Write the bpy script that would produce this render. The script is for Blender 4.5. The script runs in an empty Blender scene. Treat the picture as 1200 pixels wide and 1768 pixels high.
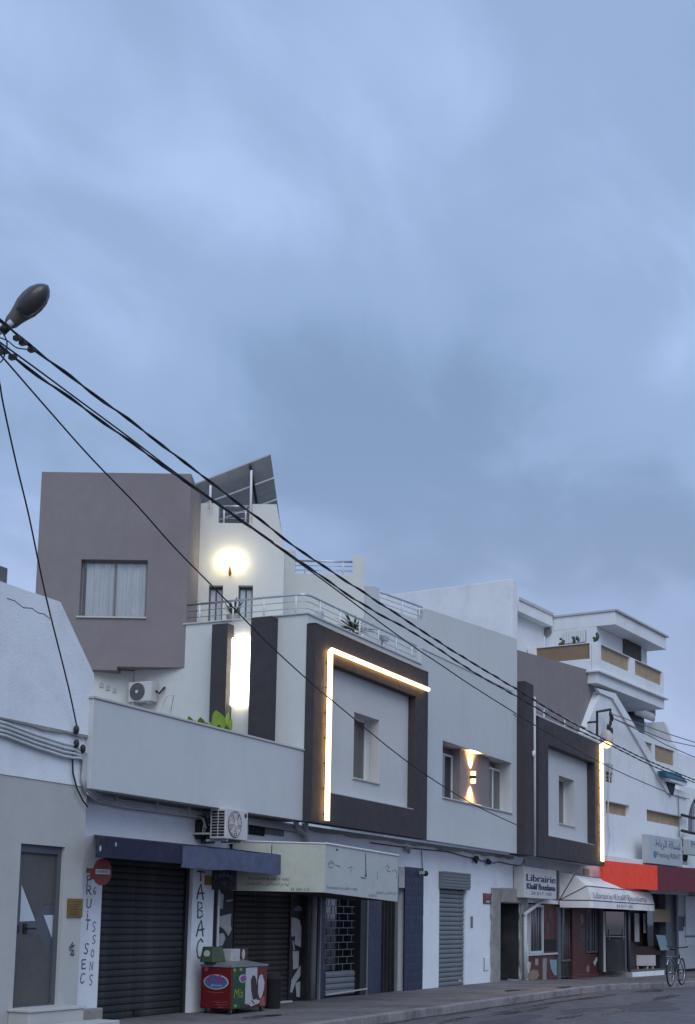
import bpy, math, random
import numpy as np
from mathutils import Vector, Matrix
from mathutils.geometry import tessellate_polygon

random.seed(7)
scene = bpy.context.scene
COL = scene.collection

# ------------------------------------------------------------------ camera
IMG_W, IMG_H = 1200.0, 1768.0
PPX, PPY = 600.0, 1240.0                     # optical axis in the photograph's pixels
CAM_H = 1.6
V1 = np.array([1747.6, 1604.35])             # vanishing point of the street
VZ = np.array([899.56, -14915.67])           # vanishing point of the verticals
PP = np.array([PPX, PPY])
FOC = math.sqrt(-float(np.dot(V1 - PP, VZ - PP)))
def camvec(x, y): return np.array([x - PPX, -(y - PPY), -FOC])
_up = camvec(*VZ); _up /= np.linalg.norm(_up)
_ax = camvec(*V1); _ax -= _up * (_ax @ _up); _ax /= np.linalg.norm(_ax)
_ay = np.cross(_up, _ax)
MROT = np.array([_ax, _ay, _up])             # camera axes -> world axes (X along the street, Y into the houses)
def ray(x, y): return MROT @ camvec(x, y)
_d = ray(558, 1725)
DIST = float(_d[1] * (0.13 - CAM_H) / _d[2])
EYE = np.array([0.0, -DIST, CAM_H])

cam_data = bpy.data.cameras.new('camera')
cam = bpy.data.objects.new('camera', cam_data); COL.objects.link(cam)
cam_data.sensor_fit = 'VERTICAL'; cam_data.sensor_height = 24.0
cam_data.lens = FOC / IMG_H * 24.0
cam_data.shift_y = (PPY - IMG_H / 2) / IMG_H
cam_data.shift_x = -(PPX - IMG_W / 2) / IMG_H
cam_data.clip_start = 0.1; cam_data.clip_end = 6000
mw = Matrix([[MROT[r][c] for c in range(3)] for r in range(3)]).to_4x4()
mw.translation = Vector(EYE); cam.matrix_world = mw
scene.camera = cam

# ------------------------------------------------------------------ sky, sun, exposure
SUN_FROM = Vector((-0.74, -0.56, 0.88)).normalized()
sun_el = math.asin(SUN_FROM.z); sun_az = math.atan2(SUN_FROM.x, SUN_FROM.y)
world = bpy.data.worlds.new('World'); scene.world = world; world.use_nodes = True
nt = world.node_tree; nt.nodes.clear()
def N(t, **k):
    n = nt.nodes.new(t)
    for a, b in k.items(): setattr(n, a, b)
    return n
L = nt.links.new
def mth(op, a, b=None, clamp=False):
    n = N('ShaderNodeMath', operation=op); n.use_clamp = clamp
    for i, v in enumerate((a, b)):
        if v is None: continue
        if isinstance(v, (int, float)): n.inputs[i].default_value = v
        else: L(v, n.inputs[i])
    return n.outputs[0]
w_out = N('ShaderNodeOutputWorld'); w_bg = N('ShaderNodeBackground'); L(w_bg.outputs[0], w_out.inputs[0])
w_bg.inputs[1].default_value = 0.1
sky = N('ShaderNodeTexSky'); sky.sky_type = 'NISHITA'; sky.sun_disc = False
sky.sun_elevation = math.radians(6); sky.sun_rotation = sun_az; sky.air_density = 1.4; sky.dust_density = 2.0
tc = N('ShaderNodeTexCoord'); sep = N('ShaderNodeSeparateXYZ'); L(tc.outputs['Generated'], sep.inputs[0])
zz = mth('ADD', mth('MAXIMUM', sep.outputs[2], 0.0), 0.32)
cmb = N('ShaderNodeCombineXYZ'); L(mth('DIVIDE', sep.outputs[0], zz), cmb.inputs[0]); L(mth('DIVIDE', sep.outputs[1], zz), cmb.inputs[1])
def wnoise(scale, detail, dist, off):
    mp = N('ShaderNodeMapping'); mp.inputs['Location'].default_value = off; mp.inputs['Rotation'].default_value = (0, 0, 0.5)
    mp.inputs['Scale'].default_value = (1.0, 1.5, 1); L(cmb.outputs[0], mp.inputs[0])
    n = N('ShaderNodeTexNoise'); n.inputs['Scale'].default_value = scale; n.inputs['Detail'].default_value = detail
    n.inputs['Roughness'].default_value = 0.52; n.inputs['Distortion'].default_value = dist; L(mp.outputs[0], n.inputs['Vector'])
    return n.outputs[0]
n1 = wnoise(1.15, 2.5, 0.25, (2.7, 0.72, 0)); n2 = wnoise(3.4, 6, 0.5, (0.4, 6.2, 2))
nn = mth('ADD', mth('MULTIPLY', n1, 0.68), mth('MULTIPLY', n2, 0.32))
ramp = N('ShaderNodeValToRGB'); L(nn, ramp.inputs[0])
ramp.color_ramp.interpolation = 'EASE'
e = ramp.color_ramp.elements
e[0].position = 0.38; e[0].color = (0.232, 0.350, 0.560, 1)
e[1].position = 0.64; e[1].color = (0.455, 0.615, 0.95, 1)
m_ = e.new(0.5); m_.color = (0.325, 0.462, 0.735, 1)
lowf = N('ShaderNodeMapRange'); lowf.inputs[1].default_value = 0.02; lowf.inputs[2].default_value = 0.38
lowf.inputs[3].default_value = 0.68; lowf.inputs[4].default_value = 0.0; lowf.interpolation_type = 'SMOOTHSTEP'; L(sep.outputs[2], lowf.inputs[0])
mixl = N('ShaderNodeMix', data_type='RGBA'); L(lowf.outputs[0], mixl.inputs[0]); L(ramp.outputs[0], mixl.inputs[6]); mixl.inputs[7].default_value = (0.435, 0.49, 0.73, 1)
scl = N('ShaderNodeVectorMath', operation='SCALE'); L(mixl.outputs[2], scl.inputs[0]); scl.inputs[3].default_value = 10.0
mixs = N('ShaderNodeMix', data_type='RGBA'); mixs.inputs[0].default_value = 0.93; L(sky.outputs[0], mixs.inputs[6]); L(scl.outputs[0], mixs.inputs[7])
L(mixs.outputs[2], w_bg.inputs[0])

sd = bpy.data.lights.new('sun', 'SUN'); sd.energy = 1.5; sd.angle = math.radians(50); sd.color = (0.90, 0.95, 1.0)
sun = bpy.data.objects.new('sun', sd); COL.objects.link(sun)
sun.rotation_euler = (-SUN_FROM).to_track_quat('-Z', 'Y').to_euler(); sun.location = (0, -20, 30)

vs = scene.view_settings
vs.view_transform = 'Standard'; vs.look = 'None'; vs.exposure = 0.0; vs.gamma = 1.0
try: vs.use_curve_mapping = False
except Exception: pass

# ------------------------------------------------------------------ materials
def mat(name, color, rough=0.8, var=0.08, vscale=2.0, bump=0.0, bscale=90.0, metal=0.0, streak=0.0, dirt=0.0, spec=0.5, emit=None, estr=0.0, grime=(0.12, 0.11, 0.10)):
    m = bpy.data.materials.new(name); m.use_nodes = True
    t = m.node_tree; b = t.nodes['Principled BSDF']; lk = t.links.new
    b.inputs['Base Color'].default_value = (*color, 1); b.inputs['Roughness'].default_value = rough
    b.inputs['Metallic'].default_value = metal
    b.inputs['Specular IOR Level'].default_value = spec
    if emit:
        b.inputs['Emission Color'].default_value = (*emit, 1); b.inputs['Emission Strength'].default_value = estr
    co = t.nodes.new('ShaderNodeTexCoord').outputs['Object']
    def noise(sc, det=5, stretch=None, rg=0.55):
        v = co
        if stretch:
            mp = t.nodes.new('ShaderNodeMapping'); mp.inputs['Scale'].default_value = stretch; lk(co, mp.inputs[0]); v = mp.outputs[0]
        n = t.nodes.new('ShaderNodeTexNoise'); n.inputs['Scale'].default_value = sc; n.inputs['Detail'].default_value = det; n.inputs['Roughness'].default_value = rg
        lk(v, n.inputs['Vector']); return n.outputs[0]
    def rng(v, a, b_, c, d):
        r = t.nodes.new('ShaderNodeMapRange'); lk(v, r.inputs[0])
        for i, q in enumerate((a, b_, c, d)): r.inputs[i + 1].default_value = q
        return r.outputs[0]
    cur = None
    def mixin(fac, colr, base):
        x = t.nodes.new('ShaderNodeMix'); x.data_type = 'RGBA'
        lk(fac, x.inputs[0])
        if base is None: x.inputs[6].default_value = (*color, 1)
        else: lk(base, x.inputs[6])
        x.inputs[7].default_value = (*colr, 1); return x.outputs[2]
    if var > 0:
        cur = mixin(rng(noise(vscale, 6), 0.3, 0.7, 0.0, 1.0), tuple(c * (1 - var * 2) for c in color), cur)
        cur = mixin(rng(noise(vscale * 9, 4), 0.4, 0.75, 0.0, 0.5), tuple(min(1, c * (1 + var)) for c in color), cur)
    if streak > 0:
        cur = mixin(rng(noise(1.0, 7, (1.7, 1.7, 0.35)), 0.55, 0.82, 0.0, streak), grime, cur)
    if dirt > 0:
        cur = mixin(rng(noise(1.1, 9, None, 0.68), 0.50, 0.72, 0.0, dirt), grime, cur)
    if cur is not None: lk(cur, b.inputs['Base Color'])
    if bump > 0:
        bp = t.nodes.new('ShaderNodeBump'); bp.inputs['Strength'].default_value = bump; bp.inputs['Distance'].default_value = 0.01
        lk(noise(bscale, 4), bp.inputs['Height']); lk(bp.outputs[0], b.inputs['Normal'])
    if var > 0 and rough > 0.15:
        lk(rng(noise(vscale * 4, 4), 0.3, 0.7, max(0, rough - 0.12), min(1, rough + 0.1)), b.inputs['Roughness'])
    return m
M = {}
M['white'] = mat('white_paint', (0.79, 0.825, 0.865), 0.85, 0.04, 1.2, 0.5, 40, streak=0.14, dirt=0.18)
M['whitehouse'] = mat('whitewash', (0.76, 0.78, 0.80), 0.85, 0.03, 0.7, 0.25, 40, streak=0.16, dirt=0.14)
M['pale'] = mat('pale_stucco', (0.65, 0.655, 0.625), 0.9, 0.03, 0.6, 0.6, 90, streak=0.08, dirt=0.04)
M['paleblue'] = mat('grey_stucco', (0.575, 0.595, 0.60), 0.9, 0.03, 0.6, 0.6, 90, streak=0.10, dirt=0.05)
M['beige'] = mat('beige_stucco', (0.48, 0.48, 0.465), 0.9, 0.04, 1.0, 0.5, 110, streak=0.12, dirt=0.1)
M['mauve'] = mat('mauve_stucco', (0.238, 0.208, 0.212), 0.9, 0.05, 0.7, 0.7, 90, streak=0.10)
M['dark'] = mat('charcoal_stucco', (0.050, 0.044, 0.050), 0.85, 0.06, 1.2, 0.5, 120)
M['conc'] = mat('raw_concrete', (0.34, 0.325, 0.305), 0.95, 0.18, 3.0, 0.9, 40, streak=0.4, dirt=0.4)
M['coping'] = mat('coping', (0.50, 0.50, 0.49), 0.8, 0.06, 3.0)
M['metal'] = mat('steel_rail', (0.55, 0.57, 0.60), 0.35, 0.05, 6.0, metal=0.8)
M['whitemetal'] = mat('white_metal', (0.72, 0.73, 0.74), 0.5, 0.04, 6.0)
M['cable'] = mat('black_cable', (0.012, 0.012, 0.014), 0.6, 0.0)
M['blackp'] = mat('black_plastic', (0.015, 0.015, 0.017), 0.55, 0.1, 8)
M['pipe'] = mat('painted_pipe', (0.54, 0.56, 0.58), 0.6, 0.06, 6, dirt=0.25)
M['shutter'] = mat('dark_shutter', (0.029, 0.031, 0.035), 0.62, 0.15, 3.0, streak=0.25, dirt=0.3, spec=0.3)
M['shutterb'] = mat('brown_shutter', (0.030, 0.026, 0.023), 0.6, 0.15, 3.0, dirt=0.35, spec=0.3)
M['shutter2'] = mat('grey_shutter', (0.155, 0.175, 0.185), 0.5, 0.08, 3.0, streak=0.2, dirt=0.2)
M['shutm'] = mat('mesh_shutter', (0.20, 0.21, 0.225), 0.5, 0.1, 4.0, dirt=0.25)
M['blackin'] = mat('dark_interior', (0.012, 0.012, 0.013), 0.9, 0.0)
M['bluetile'] = mat('blue_tile', (0.020, 0.030, 0.068), 0.5, 0.18, 3.0, streak=0.35, dirt=0.3, grime=(0.10, 0.11, 0.13))
M['darkblue'] = mat('navy_canvas', (0.014, 0.015, 0.044), 0.75, 0.15, 3.0, dirt=0.3)
M['lightblue'] = mat('faded_blue', (0.095, 0.115, 0.19), 0.75, 0.2, 5.0, dirt=0.4)
M['doorgrey'] = mat('grey_aluminium', (0.085, 0.095, 0.115), 0.45, 0.05, 4.0)
M['doorpanel'] = mat('frosted_panel', (0.092, 0.088, 0.085), 0.5, 0.12, 2.5)
M['brass'] = mat('brass', (0.28, 0.18, 0.045), 0.4, 0.2, 9, metal=0.55)
M['redsign'] = mat('red_enamel', (0.13, 0.009, 0.014), 0.45, 0.1, 5)
M['red'] = mat('red_panel', (0.125, 0.008, 0.009), 0.5, 0.06, 3)
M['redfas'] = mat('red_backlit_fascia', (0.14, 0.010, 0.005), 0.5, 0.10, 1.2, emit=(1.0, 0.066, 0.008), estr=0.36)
M['maroon'] = mat('maroon_fascia', (0.125, 0.020, 0.028), 0.5, 0.05, 2)
M['redshop'] = mat('red_shop_paint', (0.105, 0.016, 0.010), 0.55, 0.25, 4, dirt=0.5)
M['tan'] = mat('tan_brick', (0.44, 0.33, 0.225), 0.9, 0.12, 3, bump=0.5, bscale=30, dirt=0.15)
M['tan_gap'] = mat('tan_shadow_gap', (0.27, 0.19, 0.12), 0.95, 0.1, 3)
M['green'] = mat('freezer_green', (0.010, 0.060, 0.018), 0.4, 0.15, 6)
M['signgreen'] = mat('pale_green_sign', (0.46, 0.485, 0.465), 0.5, 0.05, 1.5, streak=0.1, dirt=0.12)
M['signgrey'] = mat('grey_sign', (0.62, 0.61, 0.60), 0.55, 0.06, 3, dirt=0.2)
M['signlaund'] = mat('laundry_sign', (0.42, 0.46, 0.48), 0.45, 0.05, 3, dirt=0.12)
M['navyink'] = mat('navy_ink', (0.014, 0.016, 0.085), 0.6, 0.1, 12)
M['greyink'] = mat('faded_ink', (0.19, 0.20, 0.235), 0.7, 0.2, 14)
M['slateink'] = mat('slate_ink', (0.085, 0.105, 0.13), 0.8, 0.2, 14)
M['greenink'] = mat('olive_ink', (0.085, 0.10, 0.055), 0.7, 0.2, 14)
M['canvas'] = mat('cream_canvas', (0.80, 0.775, 0.755), 0.8, 0.04, 2.5, dirt=0.22)
M['canvastrim'] = mat('canvas_piping', (0.03, 0.03, 0.04), 0.7, 0.0)
M['paper'] = mat('torn_paper', (0.46, 0.46, 0.465), 0.8, 0.12, 8, dirt=0.25)
M['paperb'] = mat('blue_paper', (0.24, 0.36, 0.40), 0.7, 0.12, 8)
M['card'] = mat('cardboard', (0.27, 0.205, 0.14), 0.85, 0.1, 6)
M['whitebox'] = mat('white_box', (0.52, 0.47, 0.46), 0.6, 0.05, 5)
M['leaf'] = mat('banana_leaf', (0.24, 0.36, 0.035), 0.45, 0.22, 6)
M['leafd'] = mat('yucca_leaf', (0.055, 0.085, 0.035), 0.55, 0.25, 9)
M['pot'] = mat('clay_pot', (0.20, 0.085, 0.05), 0.85, 0.1, 8)
M['lampgrey'] = mat('lamp_housing', (0.12, 0.12, 0.12), 0.6, 0.1, 6)
M['lampbowl'] = mat('lamp_bowl', (0.055, 0.053, 0.052), 0.3, 0.2, 9)
M['solar'] = mat('panel_back', (0.34, 0.36, 0.38), 0.6, 0.08, 2)
M['solarf'] = mat('solar_cells', (0.012, 0.016, 0.04), 0.15, 0.0)
M['ac'] = mat('ac_casing', (0.56, 0.56, 0.55), 0.5, 0.04, 5, dirt=0.12)
M['acg'] = mat('ac_grille', (0.13, 0.13, 0.13), 0.6, 0.05, 5)
M['rubber'] = mat('tyre_rubber', (0.018, 0.018, 0.019), 0.8, 0.1, 9)
M['bike'] = mat('bike_frame', (0.020, 0.020, 0.024), 0.35, 0.05, 9)
M['chrome'] = mat('chrome', (0.55, 0.56, 0.58), 0.25, 0.0, metal=0.9)
M['teal'] = mat('teal_tarp', (0.035, 0.16, 0.25), 0.6, 0.1, 5)
M['darkwin'] = mat('window_shutter', (0.11, 0.095, 0.09), 0.8, 0.15, 6)
M['led'] = mat('led_strip', (0.9, 0.8, 0.6), 0.5, 0, emit=(1.0, 0.74, 0.38), estr=2.3)
M['haloglow'] = mat('halo_glow', (0.9, 0.7, 0.4), 0.5, 0, emit=(1.0, 0.56, 0.20), estr=16.0)  # glow of the strips added behind the light tubes
M['globe'] = mat('lit_globe', (1, 0.95, 0.85), 0.5, 0, emit=(1.0, 0.86, 0.55), estr=10.0)
M['wallglow'] = mat('wall_glow', (1, 0.97, 0.9), 0.5, 0, emit=(1.0, 0.92, 0.76), estr=7.0)  # glow standing in for the lamplit wall between the pillars
M['warmlens'] = mat('lit_lens', (1, 0.8, 0.5), 0.5, 0, emit=(1.0, 0.62, 0.25), estr=3.2)
M['dimlens'] = mat('dim_lens', (1, 0.8, 0.5), 0.5, 0, emit=(1.0, 0.62, 0.26), estr=2.2)
M['icebrown'] = mat('print_brown', (0.035, 0.018, 0.012), 0.4, 0.1, 9)
M['magenta'] = mat('print_magenta', (0.24, 0.045, 0.23), 0.4, 0.05, 9)
M['logoblue'] = mat('print_blue', (0.055, 0.15, 0.32), 0.4, 0.1, 9)
M['printwhite'] = mat('print_white', (0.42, 0.43, 0.46), 0.4, 0.05, 9)
M['pink'] = mat('print_pink', (0.33, 0.07, 0.07), 0.4, 0.05, 9)
M['yellowgreen'] = mat('print_lime', (0.25, 0.30, 0.06), 0.4, 0.1, 9)
M['orange'] = mat('orange_plate', (0.26, 0.13, 0.02), 0.5, 0.1, 9)
M['navyplate'] = mat('tabac_plate', (0.010, 0.013, 0.028), 0.45, 0.1, 6)

def glass_mat(name, tint, refl=0.35, transp=0.5):
    m = bpy.data.materials.new(name); m.use_nodes = True; t = m.node_tree; t.nodes.clear(); lk = t.links.new
    o = t.nodes.new('ShaderNodeOutputMaterial'); g = t.nodes.new('ShaderNodeBsdfGlossy'); g.inputs['Roughness'].default_value = 0.04
    d = t.nodes.new('ShaderNodeBsdfDiffuse'); d.inputs['Color'].default_value = (*tint, 1)
    tr = t.nodes.new('ShaderNodeBsdfTransparent')
    m1 = t.nodes.new('ShaderNodeMixShader'); m1.inputs[0].default_value = transp; lk(d.outputs[0], m1.inputs[1]); lk(tr.outputs[0], m1.inputs[2])
    fr = t.nodes.new('ShaderNodeFresnel'); fr.inputs[0].default_value = 1.6
    ad = t.nodes.new('ShaderNodeMath'); ad.operation = 'ADD'; ad.use_clamp = True; lk(fr.outputs[0], ad.inputs[0]); ad.inputs[1].default_value = refl * 0.35
    m2 = t.nodes.new('ShaderNodeMixShader'); lk(ad.outputs[0], m2.inputs[0]); lk(m1.outputs[0], m2.inputs[1]); lk(g.outputs[0], m2.inputs[2])
    lk(m2.outputs[0], o.inputs[0]); return m
M['glass'] = glass_mat('window_glass', (0.02, 0.025, 0.03), 0.5, 0.35)
M['clear'] = glass_mat('clear_glass', (0.5, 0.55, 0.57), 0.12, 0.97)
M['shopglass'] = glass_mat('shop_glass', (0.015, 0.02, 0.025), 0.25, 0.55)
M['frost'] = mat('frosted_glass', (0.50, 0.55, 0.60), 0.3, 0.04, 3)
M['curtain'] = mat('curtain', (0.90, 0.96, 0.95), 0.9, 0.06, 3)

def asphalt():
    m = mat('asphalt', (0.125, 0.116, 0.124), 0.6, 0.2, 1.2, bump=0.7, bscale=70, dirt=0.6, grime=(0.045, 0.043, 0.048))
    return m
M['road'] = asphalt()
M['pave'] = mat('pavement_concrete', (0.19, 0.172, 0.175), 0.85, 0.28, 0.9, bump=0.6, bscale=50, dirt=0.6, grime=(0.045, 0.042, 0.044))
M['kerb'] = mat('kerb_concrete', (0.27, 0.25, 0.255), 0.9, 0.2, 2.2, bump=0.6, bscale=40, dirt=0.5, grime=(0.05, 0.048, 0.05))

# ------------------------------------------------------------------ frames and builders
class Frame:
    """a vertical reference frame: origin on plan, local x turned by ang from the street axis"""
    def __init__(s, ox=0.0, oy=0.0, ang=0.0):
        s.o = np.array([ox, oy, 0.0]); a = math.radians(ang)
        s.u = np.array([math.cos(a), math.sin(a), 0.0]); s.v = np.array([-math.sin(a), math.cos(a), 0.0])
    def W(s, p):
        q = s.o + s.u * p[0] + s.v * p[1]; return (q[0], q[1], p[2])
    def hit(s, px, py, y=0.0):          # photo pixel -> local (x, z) on local plane y
        d = ray(px, py); t = ((s.o + s.v * y - EYE) @ s.v) / (d @ s.v); q = EYE + d * t
        return float((q - s.o) @ s.u), float(q[2])
    def hitx(s, px, py, x=0.0):         # photo pixel -> local (y, z) on local plane x
        d = ray(px, py); t = ((s.o + s.u * x - EYE) @ s.u) / (d @ s.u); q = EYE + d * t
        return float((q - s.o) @ s.v), float(q[2])
def ground_hit(px, py, z):
    d = ray(px, py); return EYE + d * ((z - CAM_H) / d[2])
def at_depth(px, py, dep): return EYE + ray(px, py) * (dep / FOC)
F0 = Frame()

class MB:
    def __init__(s, fr=F0): s.v = []; s.f = []; s.fr = fr
    def add(s, vs, fs):
        n = len(s.v); s.v += [s.fr.W(p) for p in vs]; s.f += [tuple(i + n for i in f) for f in fs]; return s
    def addw(s, vs, fs):
        n = len(s.v); s.v += [tuple(map(float, p)) for p in vs]; s.f += [tuple(i + n for i in f) for f in fs]; return s
    def box(s, x0, x1, y0, y1, z0, z1):
        if x0 > x1: x0, x1 = x1, x0
        if y0 > y1: y0, y1 = y1, y0
        if z0 > z1: z0, z1 = z1, z0
        return s.add([(x0,y0,z0),(x1,y0,z0),(x1,y1,z0),(x0,y1,z0),(x0,y0,z1),(x1,y0,z1),(x1,y1,z1),(x0,y1,z1)],
                     [(0,3,2,1),(4,5,6,7),(0,1,5,4),(1,2,6,5),(2,3,7,6),(3,0,4,7)])
    def prism(s, out, y0, y1, holes=()):
        """outline in local x,z extruded from y0 (front) to y1"""
        def area(p): return sum(p[i][0]*p[(i+1)%len(p)][1]-p[(i+1)%len(p)][0]*p[i][1] for i in range(len(p)))
        out = list(out) if area(out) > 0 else list(out)[::-1]
        hs = [list(h)[::-1] if area(h) > 0 else list(h) for h in holes]
        loops = [out] + hs
        flat = [p for l in loops for p in l]; n = len(flat)
        tris = tessellate_polygon([[Vector((p[0], p[1], 0)) for p in l] for l in loops])
        vs = [(p[0], y0, p[1]) for p in flat] + [(p[0], y1, p[1]) for p in flat]
        fs = []
        for t in tris:
            a, b, c = (flat[i] for i in t)
            ar = (b[0]-a[0])*(c[1]-a[1])-(c[0]-a[0])*(b[1]-a[1])
            if abs(ar) < 1e-12: continue
            if ar < 0: t = (t[0], t[2], t[1])
            fs.append(tuple(t)); fs.append((t[0]+n, t[2]+n, t[1]+n))
        k = 0
        for l in loops:
            m = len(l)
            for i in range(m):
                a, b = k+i, k+(i+1) % m; fs.append((b, a, a+n, b+n))
            k += m
        return s.add(vs, fs)
    def tube(s, pts, r, seg=6, closed=False, world=False, r2=None):
        P = [Vector(p if world else s.fr.W(p)) for p in pts]; n = len(P); vs = []; fs = []
        ref = Vector((0.13, 0.21, 0.97))
        for i in range(n):
            if closed: d = P[(i+1) % n] - P[i-1]
            else: d = P[min(i+1, n-1)] - P[max(i-1, 0)]
            d.normalize(); a = d.cross(ref)
            if a.length < 1e-3: a = d.cross(Vector((1, 0, 0)))
            a.normalize(); b = d.cross(a)
            rr = r if r2 is None else r + (r2 - r) * i / (n - 1)
            for k in range(seg):
                t = 2*math.pi*k/seg; vs.append(P[i] + a*math.cos(t)*rr + b*math.sin(t)*rr)
        m = n if closed else n-1
        for i in range(m):
            for k in range(seg):
                fs.append((i*seg+k, i*seg+(k+1) % seg, ((i+1) % n)*seg+(k+1) % seg, ((i+1) % n)*seg+k))
        if not closed:
            fs.append(tuple(range(seg))[::-1]); fs.append(tuple((n-1)*seg+k for k in range(seg)))
        return s.addw(vs, fs)
    def disc(s, c, r, axis, th, seg=24, rz=None):
        """short cylinder centred on local c, along local axis 'x','y' or 'z'"""
        rz = rz or r; vs = []
        for e_ in (-th/2, th/2):
            for k in range(seg):
                t = 2*math.pi*k/seg; a, b = math.cos(t)*r, math.sin(t)*rz
                vs.append({'y': (c[0]+a, c[1]+e_, c[2]+b), 'x': (c[0]+e_, c[1]+a, c[2]+b), 'z': (c[0]+a, c[1]+b, c[2]+e_)}[axis])
        fs = [tuple(range(seg))[::-1], tuple(range(seg, 2*seg))] + [(k, (k+1) % seg, seg+(k+1) % seg, seg+k) for k in range(seg)]
        return s.add(vs, fs)
    def ball(s, c, rx, ry, rz, seg=16, rings=10):
        vs = []; fs = []
        for i in range(1, rings):
            t = math.pi*i/rings
            for k in range(seg):
                p = 2*math.pi*k/seg; vs.append((c[0]+rx*math.sin(t)*math.cos(p), c[1]+ry*math.sin(t)*math.sin(p), c[2]+rz*math.cos(t)))
        top = len(vs); vs += [(c[0], c[1], c[2]+rz), (c[0], c[1], c[2]-rz)]
        for i in range(rings-2):
            for k in range(seg): fs.append((i*seg+k, i*seg+(k+1) % seg, (i+1)*seg+(k+1) % seg, (i+1)*seg+k))
        for k in range(seg):
            fs.append((top, (k+1) % seg, k)); fs.append((top+1, (rings-2)*seg+k, (rings-2)*seg+(k+1) % seg))
        return s.add(vs, fs)
    def build(s, name, m, parent=None, bevel=0.0, smooth=False):
        me = bpy.data.meshes.new(name); me.from_pydata(s.v, [], s.f); me.update()
        me.materials.append(M[m] if isinstance(m, str) else m)
        import bmesh
        b = bmesh.new(); b.from_mesh(me); bmesh.ops.recalc_face_normals(b, faces=b.faces); b.to_mesh(me); b.free()
        if smooth:
            for p in me.polygons: p.use_smooth = True
        o = bpy.data.objects.new(name, me); COL.objects.link(o)
        if parent: adopt(o, parent)
        if bevel > 0:
            md = o.modifiers.new('bevel', 'BEVEL'); md.width = bevel; md.segments = 2; md.limit_method = 'ANGLE'; md.angle_limit = math.radians(40)
        return o
def adopt(o, parent):
    o.parent = parent
    o.matrix_parent_inverse = (root_matrix(parent)).inverted()
def root_matrix(p):
    m = p.matrix_basis.copy()
    if p.parent: m = root_matrix(p.parent) @ p.matrix_parent_inverse @ m
    return m
def tag(o, label, cat, group=None):
    o['label'] = label; o['category'] = cat
    if group: o['group'] = group
    return o
def thing(name, label, cat, loc, group=None):
    o = bpy.data.objects.new(name, None); COL.objects.link(o); o.empty_display_size = 0.2
    o.location = Vector([float(q) for q in loc]); return tag(o, label, cat, group)
def struct(o): o['kind'] = 'structure'; return o
def boxo(name, m, parent, x0, x1, y0, y1, z0, z1, fr=F0, bevel=0.0):
    return MB(fr).box(x0, x1, y0, y1, z0, z1).build(name, m, parent, bevel)
def copy_at(o, dx, dy, dz, parent, fr=F0):
    c = o.copy(); COL.objects.link(c); v = fr.u*dx + fr.v*dy; c.location = (v[0], v[1], dz)
    adopt(c, parent); return c

def text_mesh(body, w, h, fr, x, y, z, m, parent, name='lettering', depth=0.004, axis='front', shear=0.0, vertical=False, conv=None):
    """flat lettering: fits w x h with its lower-left corner at local (x, z), on local plane y; axis 'side' lays it on plane x=x along y"""
    cu = bpy.data.curves.new('tmp', 'FONT'); cu.body = body; cu.size = 1.0; cu.extrude = 0.0; cu.shear = shear; cu.resolution_u = 3
    ob = bpy.data.objects.new('tmp', cu); COL.objects.link(ob)
    dg = bpy.context.evaluated_depsgraph_get(); me = bpy.data.meshes.new_from_object(ob.evaluated_get(dg))
    bpy.data.objects.remove(ob); bpy.data.curves.remove(cu)
    vs = [v.co.copy() for v in me.vertices]; fs = [tuple(p.vertices) for p in me.polygons]; bpy.data.meshes.remove(me)
    if not vs: return None
    xs = [v.x for v in vs]; ys = [v.y for v in vs]; x0, x1, y0, y1 = min(xs), max(xs), min(ys), max(ys)
    sx = w/max(1e-6, x1-x0); sy = h/max(1e-6, y1-y0)
    b = MB(fr); pts = []
    for v in vs:
        a = (v.x-x0)*sx; c = (v.y-y0)*sy
        if conv: a, c = conv(a/w, c/h); a *= w; c *= h
        pts.append((x+a, y, z+c) if axis == 'front' else (x, y-a, z+c))
    b.add(pts, fs); return b.build(name, m, parent)

def slat_mesh(fr, x0, x1, y, z, h, bulge, name, m, parent):
    """one roller-shutter slat: a shallow curved profile"""
    prof = [(0, 0), (-bulge*0.75, h*0.14), (-bulge, h*0.45), (-bulge*0.7, h*0.78), (0, h*0.94), (0.006, h*0.94), (0.006, 0)]
    vs = [(x0, y+p[0], z+p[1]) for p in prof] + [(x1, y+p[0], z+p[1]) for p in prof]; n = len(prof)
    fs = [(i, (i+1) % n, n+(i+1) % n, n+i) for i in range(n)] + [tuple(range(n))[::-1], tuple(range(n, 2*n))]
    return MB(fr).add(vs, fs).build(name, m, parent)
RSH = random.Random(19)
def roller_shutter(parent, fr, x0, x1, y, z0, z1, n, m, name='roller_shutter', bulge=0.014, backing='blackin'):
    p = boxo(name, backing, parent, x0, x1, y+0.012, y+0.05, z0, z1, fr)
    h = (z1-z0)/n; s = slat_mesh(fr, x0+0.004, x1-0.004, y, z0, h, bulge, 'slat', m, p)
    for i in range(1, n):
        c = copy_at(s, 0, RSH.uniform(-0.0035, 0.0035), i*h, p, fr); c.rotation_euler.x = 0.0
    return p
def railing(parent, pts, h, posts, nrail=2, r=0.014, rtop=0.022, m='metal'):
    """pts: base path in world; posts: list of world base points"""
    rt = MB(); rt.tube([(p[0], p[1], p[2]+h) for p in pts], rtop, 8, world=True)
    top = rt.build('railing', m, parent, smooth=True)
    for k in range(1, nrail+1):
        MB().tube([(p[0], p[1], p[2]+h*k/(nrail+1)) for p in pts], r*0.55, 6, world=True).build('rail', m, top, smooth=True)
    for p in posts:
        MB().tube([(p[0], p[1], p[2]), (p[0], p[1], p[2]+h)], r*1.25, 8, world=True).build('post', 'whitemetal', top, smooth=True)
    return top
def lerp(a, b, t): return tuple(a[i]+(b[i]-a[i])*t for i in range(len(a)))

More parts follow.
